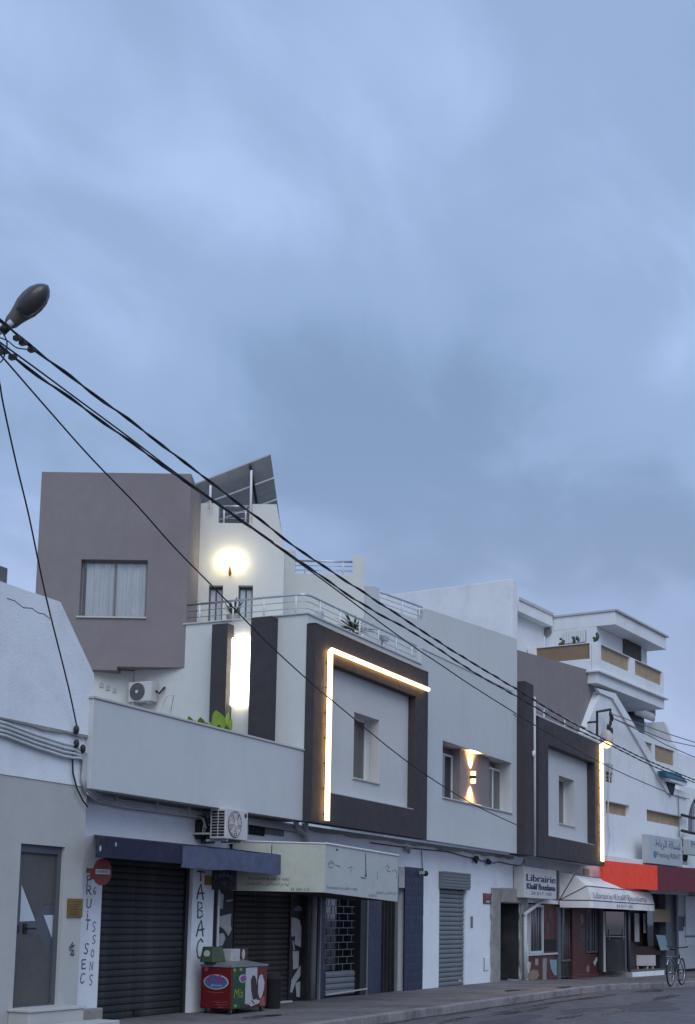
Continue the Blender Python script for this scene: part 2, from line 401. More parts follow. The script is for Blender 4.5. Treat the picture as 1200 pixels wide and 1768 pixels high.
# ------------------------------------------------------------------ ground, road, pavement
struct(MB().box(-900, 900, -900, 900, -0.9, -0.25).build('ground', 'road'))
def dip(x): t = min(1.0, max(0.0, (x-31.0)/9.0)); return 0.17*t*t*(3-2*t)
_rx = [-60, 20, 28, 31, 32.5, 34, 35.5, 37, 38.5, 40, 60, 140]
struct(MB().add([(x, y, -dip(x)) for x in _rx for y in (-40.0, -1.0)], [(2*i, 2*i+2, 2*i+3, 2*i+1) for i in range(len(_rx)-1)]).build('road', 'road'))
def dip(x): t = min(1.0, max(0.0, (x-31.0)/9.0)); return 0.17*t*t*(3-2*t)
KERB = [(-40, -2.5), (30.2, -2.52), (32, -2.55), (34, -2.62), (36, -2.72), (38, -2.85), (40, -3.0), (60, -5.2), (120, -12.0)]
pz = 0.13
pv = MB()
_in = [(p[0], 12) for p in KERB][::-1]
_po = [(p[0], p[1] + 0.14) for p in KERB] + _in
_n = len(_po)
pv.add([(p[0], p[1], pz-dip(p[0])) for p in _po] + [(p[0], p[1], -0.4) for p in _po],
       [(i, i+1, _n-2-i) if False else (i, i+1, 2*len(KERB)-2-i, 2*len(KERB)-1-i) for i in range(len(KERB)-1)] + [(i, (i+1) % _n, (i+1) % _n + _n, i + _n) for i in range(_n)])
pavement = struct(pv.build('pavement', 'pave'))
rk = random.Random(3)
for i in range(21):                                    # single kerb stones along the straight run
    x0 = 10.0 + i*0.96; h = 0.012*rk.random()
    q = rk.uniform(-0.012, 0.012)
    MB().box(x0+0.012, x0+0.948, -2.50+q, -2.345, -0.15, pz+0.002+h).build('kerb_stone', 'kerb', pavement, 0.018)
def kerb_run(a, b, n):
    d = (b[0]-a[0], b[1]-a[1]); ln = math.hypot(*d); fr = Frame(a[0], a[1], math.degrees(math.atan2(d[1], d[0])))
    for i in range(n):
        t0 = ln*i/n; t1 = ln*(i+1)/n
        drop = dip(a[0]+(b[0]-a[0])*(i+0.5)/n)
        MB(fr).box(t0+0.012, t1-0.012, 0.0, 0.155, -0.4, pz+0.002-drop+0.01*rk.random()).build('kerb_stone', 'kerb', pavement, 0.018)
for _a, _b in zip(KERB[1:-1], KERB[2:]): kerb_run(_a, _b, max(1, int((_b[0]-_a[0])/0.97)))
# joints cut in the pavement: thin dark mortar lines
jm = MB()
for x in np.arange(11, 38, 1.9): jm.box(x, x+0.014, -2.3, -0.02, pz+0.001, pz+0.0035)
jo = jm.build('joint', 'conc', pavement); jo['kind'] = 'stuff'
# puddles and an oil-dark drain cover set in the pavement
M['wet'] = mat('wet_asphalt', (0.045, 0.043, 0.047), 0.28, 0.3, 3.0)
def blob(name, cx, cy, rx, ry, z, m, parent, seed, n=26):
    r = random.Random(seed); ph = [r.uniform(0, 6.28) for _ in range(3)]
    pts = []
    for k in range(n):
        t = 2*math.pi*k/n; q = 1+0.22*math.sin(2*t+ph[0])+0.15*math.sin(3*t+ph[1])+0.09*math.sin(5*t+ph[2])
        pts.append((cx+rx*q*math.cos(t), cy+ry*q*math.sin(t), z))
    b = MB(); b.add(pts, [tuple(range(n))]); return b.build(name, m, parent)
for i, (px, py, rx, ry) in enumerate([(1110, 1712, 1.6, 0.20), (1030, 1722, 1.2, 0.10), (900, 1746, 1.8, 0.12), (780, 1762, 0.9, 0.10), (960, 1731, 2.2, 0.09), (835, 1752, 1.1, 0.06), (1150, 1722, 1.4, 0.13), (1060, 1748, 0.8, 0.10), (985, 1756, 0.7, 0.07)]):
    g = ground_hit(px, py, 0.0); g = ground_hit(px, py, -dip(g[0]))
    o = blob('puddle', g[0], g[1], rx, ry, 0.004-dip(g[0]), 'wet', None, 40+i); struct(o)
for i, (px, py, rx, ry) in enumerate([(452, 1755, 0.42, 0.16), (890, 1710, 0.55, 0.13), (975, 1705, 0.5, 0.14)]):
    g = ground_hit(px, py, pz); g = ground_hit(px, py, pz-dip(g[0]))
    blob('stain', g[0], g[1], rx, ry, pz+0.004-dip(g[0]), 'wet', pavement, 60+i)

M['patch'] = mat('asphalt_patch', (0.085, 0.08, 0.086), 0.7, 0.2, 2.0, bump=0.7, bscale=60, dirt=0.4, grime=(0.04, 0.038, 0.042))
M['grit'] = mat('gutter_grit', (0.07, 0.064, 0.062), 0.95, 0.35, 6.0, bump=0.9, bscale=45, dirt=0.7, grime=(0.03, 0.028, 0.027))
for i, (px, py, rx, ry) in enumerate([(880, 1762, 1.3, 0.35), (1120, 1738, 1.5, 0.6), (1010, 1744, 1.0, 0.3)]):
    g = ground_hit(px, py, 0.0); g = ground_hit(px, py, -dip(g[0])); struct(blob('road_patch', g[0], g[1], rx, ry, 0.0025-dip(g[0]), 'patch', None, 90+i, 40))
rg_ = random.Random(14); gp = [(x, -2.53-0.05*rg_.random()-0.10*abs(math.sin(x*0.9)), 0.0055) for x in np.arange(12, 30.2, 0.35)]
struct(MB().add([(p[0], -2.495, 0.0055) for p in gp]+gp, [(i, i+1, len(gp)+i+1, len(gp)+i) for i in range(len(gp)-1)]).build('gutter', 'grit'))
# ------------------------------------------------------------------ the house with the angled parapet (far end of the row)
YL = -0.38
hl = thing('town_house', 'pale house with angled cut parapet and grey metal door beside roller shutter', 'house', (12.5, 1.0, 0.0))
def h0(px, py, y): return F0.hit(px, py, y)
xr = h0(147, 1430, YL)[0]
zt = h0(50, 1023, YL)[1]; xa = h0(100, 1040, YL)[0]; xb, zb = h0(158, 1165, YL)
zsplit = h0(70, 1347, YL)[1]; zled = h0(60, 1252, YL)[1]
dx0, dz1 = h0(37, 1456, YL); dx0 = h0(29, 1600, YL)[0]; dx1 = h0(106, 1600, YL)[0]; dz0 = h0(60, 1738, YL)[1]
MB().prism([(8.5, 0.0), (xr, 0.0), (xr, zsplit), (8.5, zsplit)], YL, YL+0.45, [[(dx0, dz0), (dx1, dz0), (dx1, dz1), (dx0, dz1)]]).build('lower_wall', 'beige', hl)
MB().prism([(8.5, zsplit), (xr, zsplit), (xb, zb-0.55), (xb, zled), (8.5, zled)], YL-0.012, YL+0.45).build('middle_wall', 'white', hl)
MB().prism([(8.5, zled), (xb, zled), (xb, zb), (xa, zt), (8.5, zt)], YL-0.05, YL+0.30).build('upper_wall', 'white', hl, 0.012)
boxo('side_wall', 'white', hl, 8.5, xr-0.01, YL+0.46, 7.0, 0, zb-0.6)
# hairline crack in the parapet render
cp = [(12, 1033), (25, 1037), (40, 1049), (55, 1050), (66, 1058), (76, 1060), (86, 1068)]
MB().tube([(h0(a, b, YL-0.05)[0], YL-0.051, h0(a, b, YL-0.05)[1]) for a, b in cp], 0.005, 4).build('crack', 'blackin', hl)
# worn dark edge under the parapet band
rr = random.Random(5)
MB().prism([(8.5, zled-0.015)] + [(8.5+(xb-8.5)*k/24, zled-0.02-0.03*rr.random()) for k in range(1, 25)] + [(xb, zled), (8.5, zled)], YL-0.056, YL-0.04).build('worn_edge', 'conc', hl)
# door
d = boxo('door', 'doorgrey', hl, dx0+0.05, dx1-0.05, YL+0.09, YL+0.14, dz0+0.02, dz1-0.06)
MB().prism([(dx0, dz0), (dx1, dz0), (dx1, dz1), (dx0, dz1)], YL+0.05, YL+0.16, [[(dx0+0.07, dz0+0.02), (dx1-0.07, dz0+0.02), (dx1-0.07, dz1-0.10), (dx0+0.07, dz1-0.10)]]).build('frame', 'doorgrey', d, 0.004)
YD = YL+0.085
def dp(pts): return [h0(a, b, YD) for a, b in pts]
MB().prism(dp([(40, 1470), (104, 1474), (98, 1560), (76, 1562), (62, 1586), (40.5, 1532)]), YD, YD+0.02).build('panel', 'doorpanel', d, 0.004)
MB().prism(dp([(34, 1612), (69, 1611.5), (91, 1670), (90.5, 1732), (23, 1738)]), YD, YD+0.02).build('panel', 'doorpanel', d, 0.004)
MB().prism(dp([(37.5, 1528), (61, 1590), (34.5, 1591)]), YD, YD+0.02).build('pane', 'frost', d)
MB().prism(dp([(75.5, 1580), (98.5, 1580), (95, 1634)]), YD, YD+0.02).build('pane', 'frost', d)
hx, hz = h0(42, 1603, YD)
hd = boxo('handle', 'blackp', d, hx-0.03, hx+0.03, YD-0.02, YD, hz-0.06, hz+0.06)
MB().tube([(hx, YD-0.02, hz), (hx, YD-0.06, hz), (hx+0.15, YD-0.06, hz)], 0.012, 8).build('lever', 'blackp', hd)
boxo('lock', 'blackp', d, hx-0.15, hx-0.11, YD-0.012, YD, hz-0.05, hz+0.04)
boxo('step', 'beige', hl, dx0-0.08, dx1+0.12, YL-0.32, YL-0.001, 0.05, dz0-0.035, bevel=0.012)
boxo('step', 'coping', hl, dx0-0.10, dx1+0.14, YL-0.34, YL-0.001, dz0-0.034, dz0-0.002, bevel=0.006)
boxo('step', 'beige', hl, dx0-0.25, dx1+0.42, YL-0.66, YL-0.33, 0.02, 0.26, bevel=0.012)
# brass plate
bx0, bz1 = h0(116, 1551, YL); bx1, bz0 = h0(140, 1584, YL)
bp = tag(boxo('name_plate', 'brass', None, bx0, bx1, YL-0.022, YL-0.002, bz0, bz1, bevel=0.004), 'square brass name plate on wall right of the grey door', 'plate')
for k in range(6):
    zq = bz1-0.04-k*0.032
    boxo('engraved_line', 'icebrown', bp, bx0+0.03, bx1-0.03-0.03*(k % 3), YL-0.0235, YL-0.0205, zq-0.006, zq)
# scribbled tag on the wall
sc = [(125, 1628), (119, 1636), (128, 1631), (120, 1641), (127, 1640), (121, 1648), (126, 1649), (127, 1645)]
MB().tube([(h0(a, b, YL)[0], YL-0.003, h0(a, b, YL)[1]) for a, b in sc], 0.013, 5).build('graffiti_scribble', 'slateink', hl)
# roof post above the parapet at the edge of the view
boxo('roof_post', 'lampgrey', hl, h0(-14, 1000, YL+0.2)[0], h0(4, 1000, YL+0.2)[0], YL+0.12, YL+0.29, zt-0.02, h0(2, 981, YL+0.2)[1], bevel=0.01)

# ------------------------------------------------------------------ the modern house: ground floor with its shops
YU = -0.50                                             # face of the overhanging upper floor
ZS = 3.19                                              # its underside
XW = 20.42                                             # side wall of the upper floor, facing down the street
XE = h0(903.5, 1477, YU)[0]
mh = thing('modern_house', 'modern grey and mauve house with charcoal framed boxes and lit strips over shops', 'house', (24.0, 2.0, 0.0))
def xz(px, py, y=0.0): return h0(px, py, y)
s1a, s1b = xz(169, 1700)[0], xz(327, 1700)[0]
s2a, s2b = xz(366, 1650)[0], xz(699, 1650)[0]
s3a, s3b = xz(758, 1620)[0], xz(803.5, 1620)[0]
s4a, s4b = xz(861, 1620)[0], xz(896, 1620)[0]
s5a, s5b = xz(912, 1620)[0], 41.3
zhead = 2.46
z3 = xz(780, 1512)[1]; z4 = xz(878, 1559)[1]; z5 = xz(940, 1560)[1]
xl = xr+0.01
out = [(xl, 0.0), (s1a, 0.0), (s1a, zhead), (s1b, zhead), (s1b, 0.0), (s2a, 0.0), (s2a, zhead), (s2b, zhead), (s2b, 0.0), (s3a, 0.0), (s3a, z3), (s3b, z3), (s3b, 0.0),
       (s4a, 0.0), (s4a, z4), (s4b, z4), (s4b, 0.0), (s5a, 0.0), (s5a, z5), (s5b, z5), (s5b, ZS), (xl, ZS)]
MB().prism(out, 0.0, 0.30).build('shop_wall', 'white', mh)
boxo('back_volume', 'white', mh, xl+0.02, 39.0, 0.9, 9.0, 0.0, ZS)
# plinth block at the foot of the corner pier
boxo('plinth', 'conc', mh, xl+0.02, s1a+0.02, -0.09, -0.002, 0.05, xz(150, 1741)[1], bevel=0.015)
# roller shutter of the shop under the blue awning
roller_shutter(mh, F0, s1a, s1b-0.10, 0.10, 0.13, zhead, 24, 'shutter')
boxo('shutter_guide', 'blackp', mh, s1b-0.10, s1b-0.02, 0.05, 0.20, 0.13, zhead)
boxo('shutter_lock', 'blackp', mh, xz(238, 1755)[0], xz(247, 1755)[0], 0.06, 0.085, 0.16, 0.23)
boxo('shutter_guide', 'blackp', mh, s1a+0.001, s1a+0.04, 0.06, 0.2, 0.13, zhead)
# graffiti lettering down the two white piers
STROKES = {'F': [[(0, 0), (0, 1), (.9, 1)], [(0, .55), (.7, .55)]], 'R': [[(0, 0), (0, 1), (.7, .95), (.8, .7), (.6, .52), (0, .5)], [(.3, .5), (.9, 0)]], 'U': [[(0, 1), (.02, .25), (.3, 0), (.65, .05), (.8, .3), (.8, 1)]],
 'I': [[(.4, 0), (.4, .62)], [(.4, .8), (.4, .9)]], 'T': [[(0, .95), (.45, 1), (1, .95)], [(.5, 1), (.5, 0)]], 'S': [[(.85, .9), (.5, 1), (.15, .85), (.2, .6), (.6, .45), (.8, .22), (.55, 0), (.1, .08)]],
 'E': [[(.85, 1), (.05, .97), (.1, .5), (.05, 0), (.8, .03)], [(.1, .52), (.7, .54)]], 'C': [[(.85, .85), (.55, 1), (.2, .85), (.05, .45), (.15, .1), (.5, 0), (.8, .12)]], 'A': [[(0, 0), (.25, .6), (.5, 1), (.7, .5), (.9, 0)], [(.05, .38), (1.0, .45)]],
 'B': [[(.1, 0), (.15, 1), (.65, .92), (.7, .65), (.25, .52), (.75, .4), (.8, .12), (.4, 0), (.1, .02)]], '6': [[(.7, .95), (.25, .7), (.1, .3), (.35, 0), (.7, .15), (.65, .42), (.2, .38)]], 'O': [[(.5, 1), (.15, .75), (.1, .3), (.4, 0), (.75, .2), (.8, .65), (.5, 1)]], 'N': [[(.05, 0), (.1, 1), (.7, .05), (.8, 1)]]}
rg = random.Random(31)
def paint(ch, px, py, hgt, w, scale, r, m):
    a, b = xz(px, py+hgt/2, -0.003); h = hgt/scale; sl = rg.uniform(-0.08, 0.12)
    for st_ in STROKES[ch]:
        MB().tube([(a-w/2+w*(u+sl*v+rg.uniform(-.03, .03)), -0.002, b+h*(v+rg.uniform(-.02, .02))) for u, v in st_], r, 5).build('graffiti_stroke', m, mh)
for q_ in [('F', 155, 1520, 15), ('R', 154, 1537, 15), ('U', 153.5, 1560, 15), ('I', 152, 1579, 13), ('T', 150.5, 1597, 17), ('S', 148.5, 1638, 17), ('E', 145, 1665, 15), ('C', 142.5, 1689, 16)]:
    paint(*q_, 0.11, 125.0, 0.0085, 'slateink')
for q_ in [('6', 164, 1538, 13), ('S', 162, 1600, 16), ('S', 162, 1622, 14), ('O', 160, 1646, 13), ('N', 158, 1668, 14), ('S', 157, 1692, 17)]:
    paint(*q_, 0.085, 125.0, 0.0075, 'greyink')
for q_ in [('T', 346, 1513, 17), ('A', 346, 1540, 26), ('B', 346, 1571, 27), ('A', 345, 1603, 28), ('C', 345, 1638, 32)]:
    paint(*q_, 0.21, 113.0, 0.014, 'slateink')
# tobacco shop behind the angled sign
YS = 0.14
rb0 = random.Random(77)
def seg(name, m, pa, pb, y0, y1, z0=0.13, z1=zhead, parent=mh, bevel=0.0, py=1640):
    return boxo(name, m, parent, xz(pa, py, y0)[0], xz(pb, py, y0)[0], y0, y1, z0, z1, bevel=bevel)
seg('drain_pipe_recess', 'blackp', 366, 373, 0.02, 0.28)
MB().tube([(xz(375, 1640, -0.03)[0], -0.03, 0.16), (xz(375, 1640, -0.03)[0], -0.03, zhead)], 0.022, 8).build('white_pipe', 'pipe', mh, smooth=True)
pl1 = seg('poster_pillar', 'blackp', 378, 401, YS-0.02, 0.29)
pl2 = seg('poster_pillar', 'blackp', 500, 528, YS-0.02, 0.29)
def ppoly(pts, y, m, parent, name, th=0.004): return MB().prism([h0(a, b, y) for a, b in pts], y-th, y).build(name, m, parent)
ppoly([(377, 1583), (399, 1577), (398, 1598), (400, 1604), (394, 1616), (386, 1604), (377, 1598)], YS-0.021, 'paper', pl1, 'poster')
ppoly([(378, 1612), (386, 1611), (389, 1620), (384, 1632), (376, 1634)], YS-0.021, 'paper', pl1, 'poster')
ppoly([(379, 1540), (386, 1545), (384, 1570), (377, 1566)], YS-0.021, 'paper', pl1, 'poster')
ppoly([(391, 1554), (402, 1553), (402, 1555), (391, 1557)], YS-0.025, 'paper', pl1, 'poster')
ppoly([(503, 1584), (512, 1585), (518, 1590), (519, 1598), (525, 1606), (526, 1623), (522, 1637), (508, 1630), (510, 1616), (503, 1617)], YS-0.021, 'paper', pl2, 'poster')
ppoly([(504, 1624), (506, 1624), (509, 1640), (507, 1641)], YS-0.026, 'paper', pl2, 'poster')
ppoly([(505, 1642), (516, 1642), (515, 1671), (506, 1674)], YS-0.021, 'paper', pl2, 'poster')
ppoly([(501, 1713), (503, 1692), (519, 1666), (524, 1664), (523, 1678), (510, 1697), (504, 1714)], YS-0.021, 'paper', pl2, 'poster')
ppoly([(510, 1698), (524, 1691), (523, 1722), (512, 1721)], YS-0.0215, 'paper', pl2, 'poster')
ppoly([(507, 1570), (514, 1563), (524, 1569), (524, 1572), (512, 1573)], YS-0.021, 'greyink', pl2, 'poster')
roller_shutter(mh, F0, xz(402, 1640, YS+0.02)[0], xz(499, 1640, YS+0.02)[0], YS+0.02, 0.13, zhead, 26, 'shutterb')
boxo('threshold', 'coping', mh, xz(468, 1726, 0.05)[0], xz(503, 1722, 0.05)[0], 0.02, 0.14, 0.10, 0.155, bevel=0.006)
_x = xz(537, 1640, -0.02)[0]
MB().tube([(_x, -0.06, 0.16), (_x, -0.06, 2.9)], 0.055, 12).build('round_column', 'shutm', mh, smooth=True)
seg('dark_pier', 'blackp', 528, 555, 0.02, 0.29)
seg('door_frame', 'shutm', 552, 554.5, -0.02, 0.10); seg('side_panel', 'bluetile', 555, 561, 0.0, 0.10)
# brick-pattern grille shutter with solid slats at its foot
gx0, gx1 = xz(562, 1640, 0.12)[0], xz(622, 1640, 0.12)[0]
zg = xz(600, 1676, 0.12)[1]
gs = roller_shutter(mh, F0, gx0, gx1, 0.12, 0.16, zg, 4, 'shutm', 'grille_shutter', 0.02)
boxo('shop_window', 'shopglass', mh, gx0, gx1, 0.26, 0.268, zg, zhead)
boxo('shop_interior', 'blackin', mh, gx0-0.3, gx1+0.3, 0.60, 0.62, 0.1, zhead)
rows = 14; rh = (zhead-zg)/rows
for r in range(rows+1):
    MB().box(gx0, gx1, 0.125, 0.14, zg+r*rh-0.006, zg+r*rh+0.006).build('grille_bar', 'shutm', gs)
gb = MB()
nb = 4; bw = (gx1-gx0)/nb
for r in range(rows):
    for k in range(nb+1):
        x = gx0+(k+0.5*(r % 2))*bw
        if x < gx1: gb.box(x-0.006, x+0.006, 0.127, 0.138, zg+r*rh, zg+(r+1)*rh)
go = gb.build('grille_link', 'shutm', gs); go['kind'] = 'stuff'
ppoly([(565, 1560), (590, 1556), (590, 1600), (580, 1640), (566, 1640)], 0.30, 'greyink', mh, 'display_card')
ppoly([(566, 1630), (578, 1625), (578, 1668), (569, 1668)], 0.28, 'paper', mh, 'display_card')
ppoly([(562, 1716), (633, 1706), (633, 1708), (562, 1719)], -0.001, 'coping', mh, 'threshold', 0.02)
seg('door_frame', 'blackp', 622, 634, 0.0, 0.28); seg('door_frame', 'shutm', 634, 635.5, -0.02, 0.2)
seg('tiled_panel', 'bluetile', 636, 658, -0.01, 0.28)
gx = seg('folding_gate', 'blackin', 658, 686, 0.20, 0.22)
for k in range(9):
    p = 659+k*3.1; q = seg('gate_bar', 'shutter' if k % 4 else 'shutm', p, p+1.0, 0.04 if k % 2 else 0.08, 0.11, parent=gx)
seg('door_frame', 'shutm', 685.8, 687.2, -0.02, 0.08)
seg('doorway', 'blackin', 680, 712, 0.285, 0.298)
tp_ = seg('tiled_pier', 'blackp', 698, 730, -0.022, -0.001, 0.10, xz(715, 1498)[1])
tx_a, tx_b = xz(698, 1640, -0.03)[0], xz(730, 1640, -0.03)[0]; ntx = 5; ntz = 13; tw_ = (tx_b-tx_a)/ntx; th_ = (xz(715, 1498)[1]-0.13)/ntz
t0_ = boxo('tile', 'bluetile', tp_, tx_a+0.003, tx_a+tw_-0.003, -0.034, -0.0222, 0.133, 0.13+th_-0.003)
for i in range(ntx):
    for j in range(ntz):
        if i or j: copy_at(t0_, i*tw_, rb0.uniform(-0.002, 0.002), j*th_, tp_)
boxo('bare_patch', 'beige', mh, xz(688, 1500, -0.006)[0], xz(700, 1500, -0.006)[0], -0.02, -0.001, xz(694, 1533)[1], xz(694, 1497)[1])
# narrow grey shutter in the white wall, with its housing
zsh = xz(780, 1535, -0.06)[1]
roller_shutter(mh, F0, s3a+0.015, s3b-0.015, 0.05, 0.13, z3, 24, 'shutter2', bulge=0.018)
hb = boxo('shutter_housing', 'shutter2', mh, s3a-0.05, s3b+0.05, -0.10, -0.002, zsh, xz(780, 1506, -0.1)[1], bevel=0.01)
for k in range(5):
    zq = zsh+0.05+k*0.07; boxo('housing_slat', 'shutter2', hb, s3a-0.045, s3b+0.045, -0.112, -0.10, zq, zq+0.045, bevel=0.006)
boxo('sticker', 'printwhite', mh, xz(792, 1697, 0.02)[0], xz(797, 1697, 0.02)[0], 0.026, 0.03, 0.2, 0.25)
# crumbling concrete doorway
zc = xz(880, 1535, -0.05)[1]
rc = random.Random(11)
def ragged(x0, x1, z0, z1, n, side):
    L_ = []; R_ = []
    for k in range(n+1):
        z = z0+(z1-z0)*k/n
        L_.append((x0+(rc.uniform(-0.05, 0.05) if side in 'LB' else 0), z)); R_.append((x1+(rc.uniform(-0.05, 0.05) if side in 'RB' else 0), z))
    return L_+R_[::-1]
cj0 = xz(850, 1620, -0.05)[0]; cj1 = xz(911.5, 1620, -0.05)[0]
MB().prism(ragged(cj0, s4a, 0.12, zc, 14, 'L'), -0.05, -0.001).build('door_jamb', 'conc', mh, 0.012)
MB().prism(ragged(s4b, cj1, 0.12, zc, 14, 'B'), -0.05, -0.001).build('door_jamb', 'conc', mh, 0.012)
boxo('door_lintel', 'conc', mh, s4a+0.01, s4b-0.01, -0.10, -0.002, z4-0.001, zc+0.02, bevel=0.03)
boxo('open_doorway', 'blackin', mh, s4a-0.1, s4b+0.1, 0.85, 0.88, 0.1, z4+0.1)
boxo('reveal', 'shutter', mh, s4b-0.02, s4b-0.001, 0.002, 0.84, 0.131, z4-0.002)
boxo('reveal', 'blackin', mh, s4a+0.001, s4a+0.02, 0.30, 0.84, 0.131, z4-0.002)
boxo('inner_door', 'shutter', mh, s4a+0.02, s4a+0.05, 0.32, 0.82, 0.14, z4-0.1)
# meter hatch, number plate, cable crack on the white wall
mx0, mz1 = xz(836, 1653); mx1, mz0 = xz(843, 1675)
boxo('meter_hatch', 'white', mh, mx0, mx1, -0.02, -0.002, mz0, mz1, bevel=0.004); boxo('hatch_gap', 'blackin', mh, mx0-0.03, mx0-0.002, -0.006, -0.001, mz0-0.02, mz1)
nx, nz = xz(814, 1592)
boxo('number_plate', 'greyink', mh, nx-0.07, nx+0.07, -0.012, -0.002, nz-0.13, nz+0.13)
# raw concrete band and cracked edge between shop wall and upper floor
rb = random.Random(21)
bx = [xz(530, 1430)[0]+k*0.35 for k in range(33)]
lowz = [ZS-0.06-0.05*rb.random() for _ in bx]
MB().prism([(bx[0], ZS-0.002)] + list(zip(bx, lowz)) + [(bx[-1], ZS-0.002)], -0.035, -0.001).build('concrete_band', 'conc', mh)
bx2 = [xz(905, 1480)[0]+k*0.3 for k in range(19)]
MB().prism([(bx2[0], ZS-0.002)] + [(x, ZS-0.20-0.05*rb.random()) for x in bx2] + [(bx2[-1], ZS-0.002)], -0.05, -0.001).build('concrete_band', 'beige', mh)
boxo('broken_block', 'tan', mh, xz(1003, 1498)[0], xz(1025, 1498)[0], -0.10, -0.002, ZS-0.32, ZS-0.06, bevel=0.03)
boxo('loose_rubble', 'conc', mh, xz(1028, 1500)[0], xz(1034, 1500)[0], -0.14, -0.002, ZS-0.36, ZS-0.03, bevel=0.03)

# ------------------------------------------------------------------ modern house: upper floor
xt = h0(160, 1250, YU)[0]
zT = h0(350, 1253, YU)[1]
MB().box(xt, XW+0.02, YU, YU+0.16, ZS, zT).build('terrace_wall', 'paleblue', mh, 0.008)
boxo('terrace_coping', 'coping', mh, xt-0.02, XW+0.015, YU-0.02, YU+0.18, zT+0.001, zT+0.035, bevel=0.006)
boxo('terrace_end', 'paleblue', mh, xt+0.002, xt+0.15, YU+0.161, 4.5, ZS, zT-0.001)
boxo('terrace_slab', 'conc', mh, xt+0.15, XW+0.02, YU+0.161, 4.5, ZS+0.004, ZS+0.15)
ZB = 6.76                                              # balcony floor / top of the side wall
boxo('side_wall', 'pale', mh, XW, XW+0.25, YU+0.001, 3.05, ZS, ZB)
boxo('balcony_slab', 'pale', mh, XW+0.25, 26.5, YU+0.20, 4.2, ZB-0.25, ZB-0.02)
boxo('balcony_coping', 'coping', mh, XW-0.03, XW+0.28, YU+0.22, 3.05, ZB+0.001, ZB+0.03, bevel=0.006)
boxo('balcony_coping', 'coping', mh, XW-0.03, h0(727, 1147, YU)[0], YU-0.03, YU+0.21, ZB+0.002, ZB+0.031, bevel=0.006)
# front wall left of the recess, with the framed box standing proud
YB = -0.67
b1x0 = h0(541, 1240, YB)[0]; b1x1 = h0(738.5, 1300, YB)[0]; b1z1 = 6.59; b1z0 = 3.17
ZP = 7.10
rx0, rz1 = h0(764.5, 1278.3, YU); rx1 = h0(883.3, 1358, YU)[0]; rz0 = h0(764.2, 1375.8, YU)[1]
i1 = [h0(572, 1250, YB)[0], h0(717.5, 1300, YB)[0], h0(571, 1369, YB)[1], h0(575, 1147, YB)[1]]
w1 = [h0(611, 1285, YU)[0], h0(654.5, 1300, YU)[0], h0(609, 1342, YU)[1], h0(610.4, 1229, YU)[1]]
def rect(a): return [(a[0], a[2]), (a[1], a[2]), (a[1], a[3]), (a[0], a[3])]
xcol = h0(903.5, 1300, YU)[0]
MB().prism([(XW+0.021, ZS), (xcol, ZS), (xcol, ZP), (b1x1+0.02, ZP), (b1x1+0.02, ZB), (XW+0.021, ZB)], YU, YU+0.20,
           [rect(w1), rect([rx0, rx1, rz0, rz1])]).build('front_wall', 'paleblue', mh, 0.006)
boxo('parapet_coping', 'coping', mh, b1x1+0.02, xcol, YU-0.012, YU+0.22, ZP+0.001, ZP+0.03, bevel=0.005)
MB().prism(rect([b1x0, b1x1, b1z0, b1z1]), YB, YU-0.001, [rect(i1)]).build('frame_box', 'dark', mh, 0.008)
boxo('box_ledge', 'coping', mh, i1[0]-0.0, i1[1]-0.02, YB+0.02, YU-0.002, i1[2]+0.001, i1[2]+0.018)
boxo('box_coping', 'coping', mh, b1x0-0.02, b1x1+0.02, YB-0.015, YU-0.032, b1z1+0.001, b1z1+0.02)
# light strips
def strip(px_pts, y, r, name='light_strip'):
    return MB().tube([(h0(a, b, y)[0], y-r*0.6, h0(a, b, y)[1]) for a, b in px_pts], r, 10).build(name, 'led', mh, smooth=True)
lx = h0(560.5, 1270, YB)[0]; lz = h0(566, 1123, YB)[1]; lzb = h0(556.5, 1417, YB)[1]
LO = 0.085
l1 = MB().tube([(lx, YB-LO, lzb), (lx, YB-LO, lz-0.03), (lx+0.03, YB-LO, lz), (b1x1-0.20, YB-LO, lz)], 0.043, 12).build('light_strip', 'led', mh, smooth=True)
MB().tube([(lx, YB-LO+0.038, lzb+0.02), (lx, YB-LO+0.038, lz-0.03), (lx+0.03, YB-LO+0.038, lz), (b1x1-0.22, YB-LO+0.038, lz)], 0.015, 6).build('halo_strip', 'haloglow', l1)  # added strip hidden behind the tube, throws a halo on the wall
for k in range(7): MB().box(lx-0.012, lx+0.012, YB-LO+0.03, YB-0.001, lzb+0.1+k*0.44, lzb+0.12+k*0.44).build('clip', 'blackp', l1)

def window(parent, fr, x0, x1, z0, z1, y, panes=1, fm='whitemetal', glass='glass', sill=True, reveal=0.28, fw=0.045):
    m = 0
    holes = []; pw = (x1-x0-fw)/panes
    for k in range(panes): holes.append(rect([x0+fw+k*pw, x0+k*pw+pw, z0+fw, z1-fw]))
    w = MB(fr).prism(rect([x0+0.002, x1-0.002, z0+0.002, z1-0.002]), y, y+0.05, holes).build('window', fm, parent, 0.003)
    for k, h_ in enumerate(holes):
        MB(fr).box(h_[0][0], h_[1][0], y+0.02, y+0.03, h_[0][1], h_[2][1]).build('pane', glass, w)
    if sill: MB(fr).box(x0-0.04, x1+0.02, y-reveal-0.035, y, z0-0.03, z0+0.001).build('sill', 'coping', w, 0.004)
    boxo('dark_room', 'blackin', w, x0-0.3, x1+0.3, y+0.55, y+0.57, z0-0.3, z1+0.3, fr)
    return w
def win_reveal(parent, fr, x0, x1, z0, z1, ya, yb, m):
    t = 0.04
    MB(fr).box(x0-t, x0, ya, yb, z0-t, z1+t).box(x1, x1+t, ya, yb, z0-t, z1+t).box(x0, x1, ya, yb, z1, z1+t).box(x0, x1, ya, yb, z0-t, z0).build('window_reveal', m, parent)
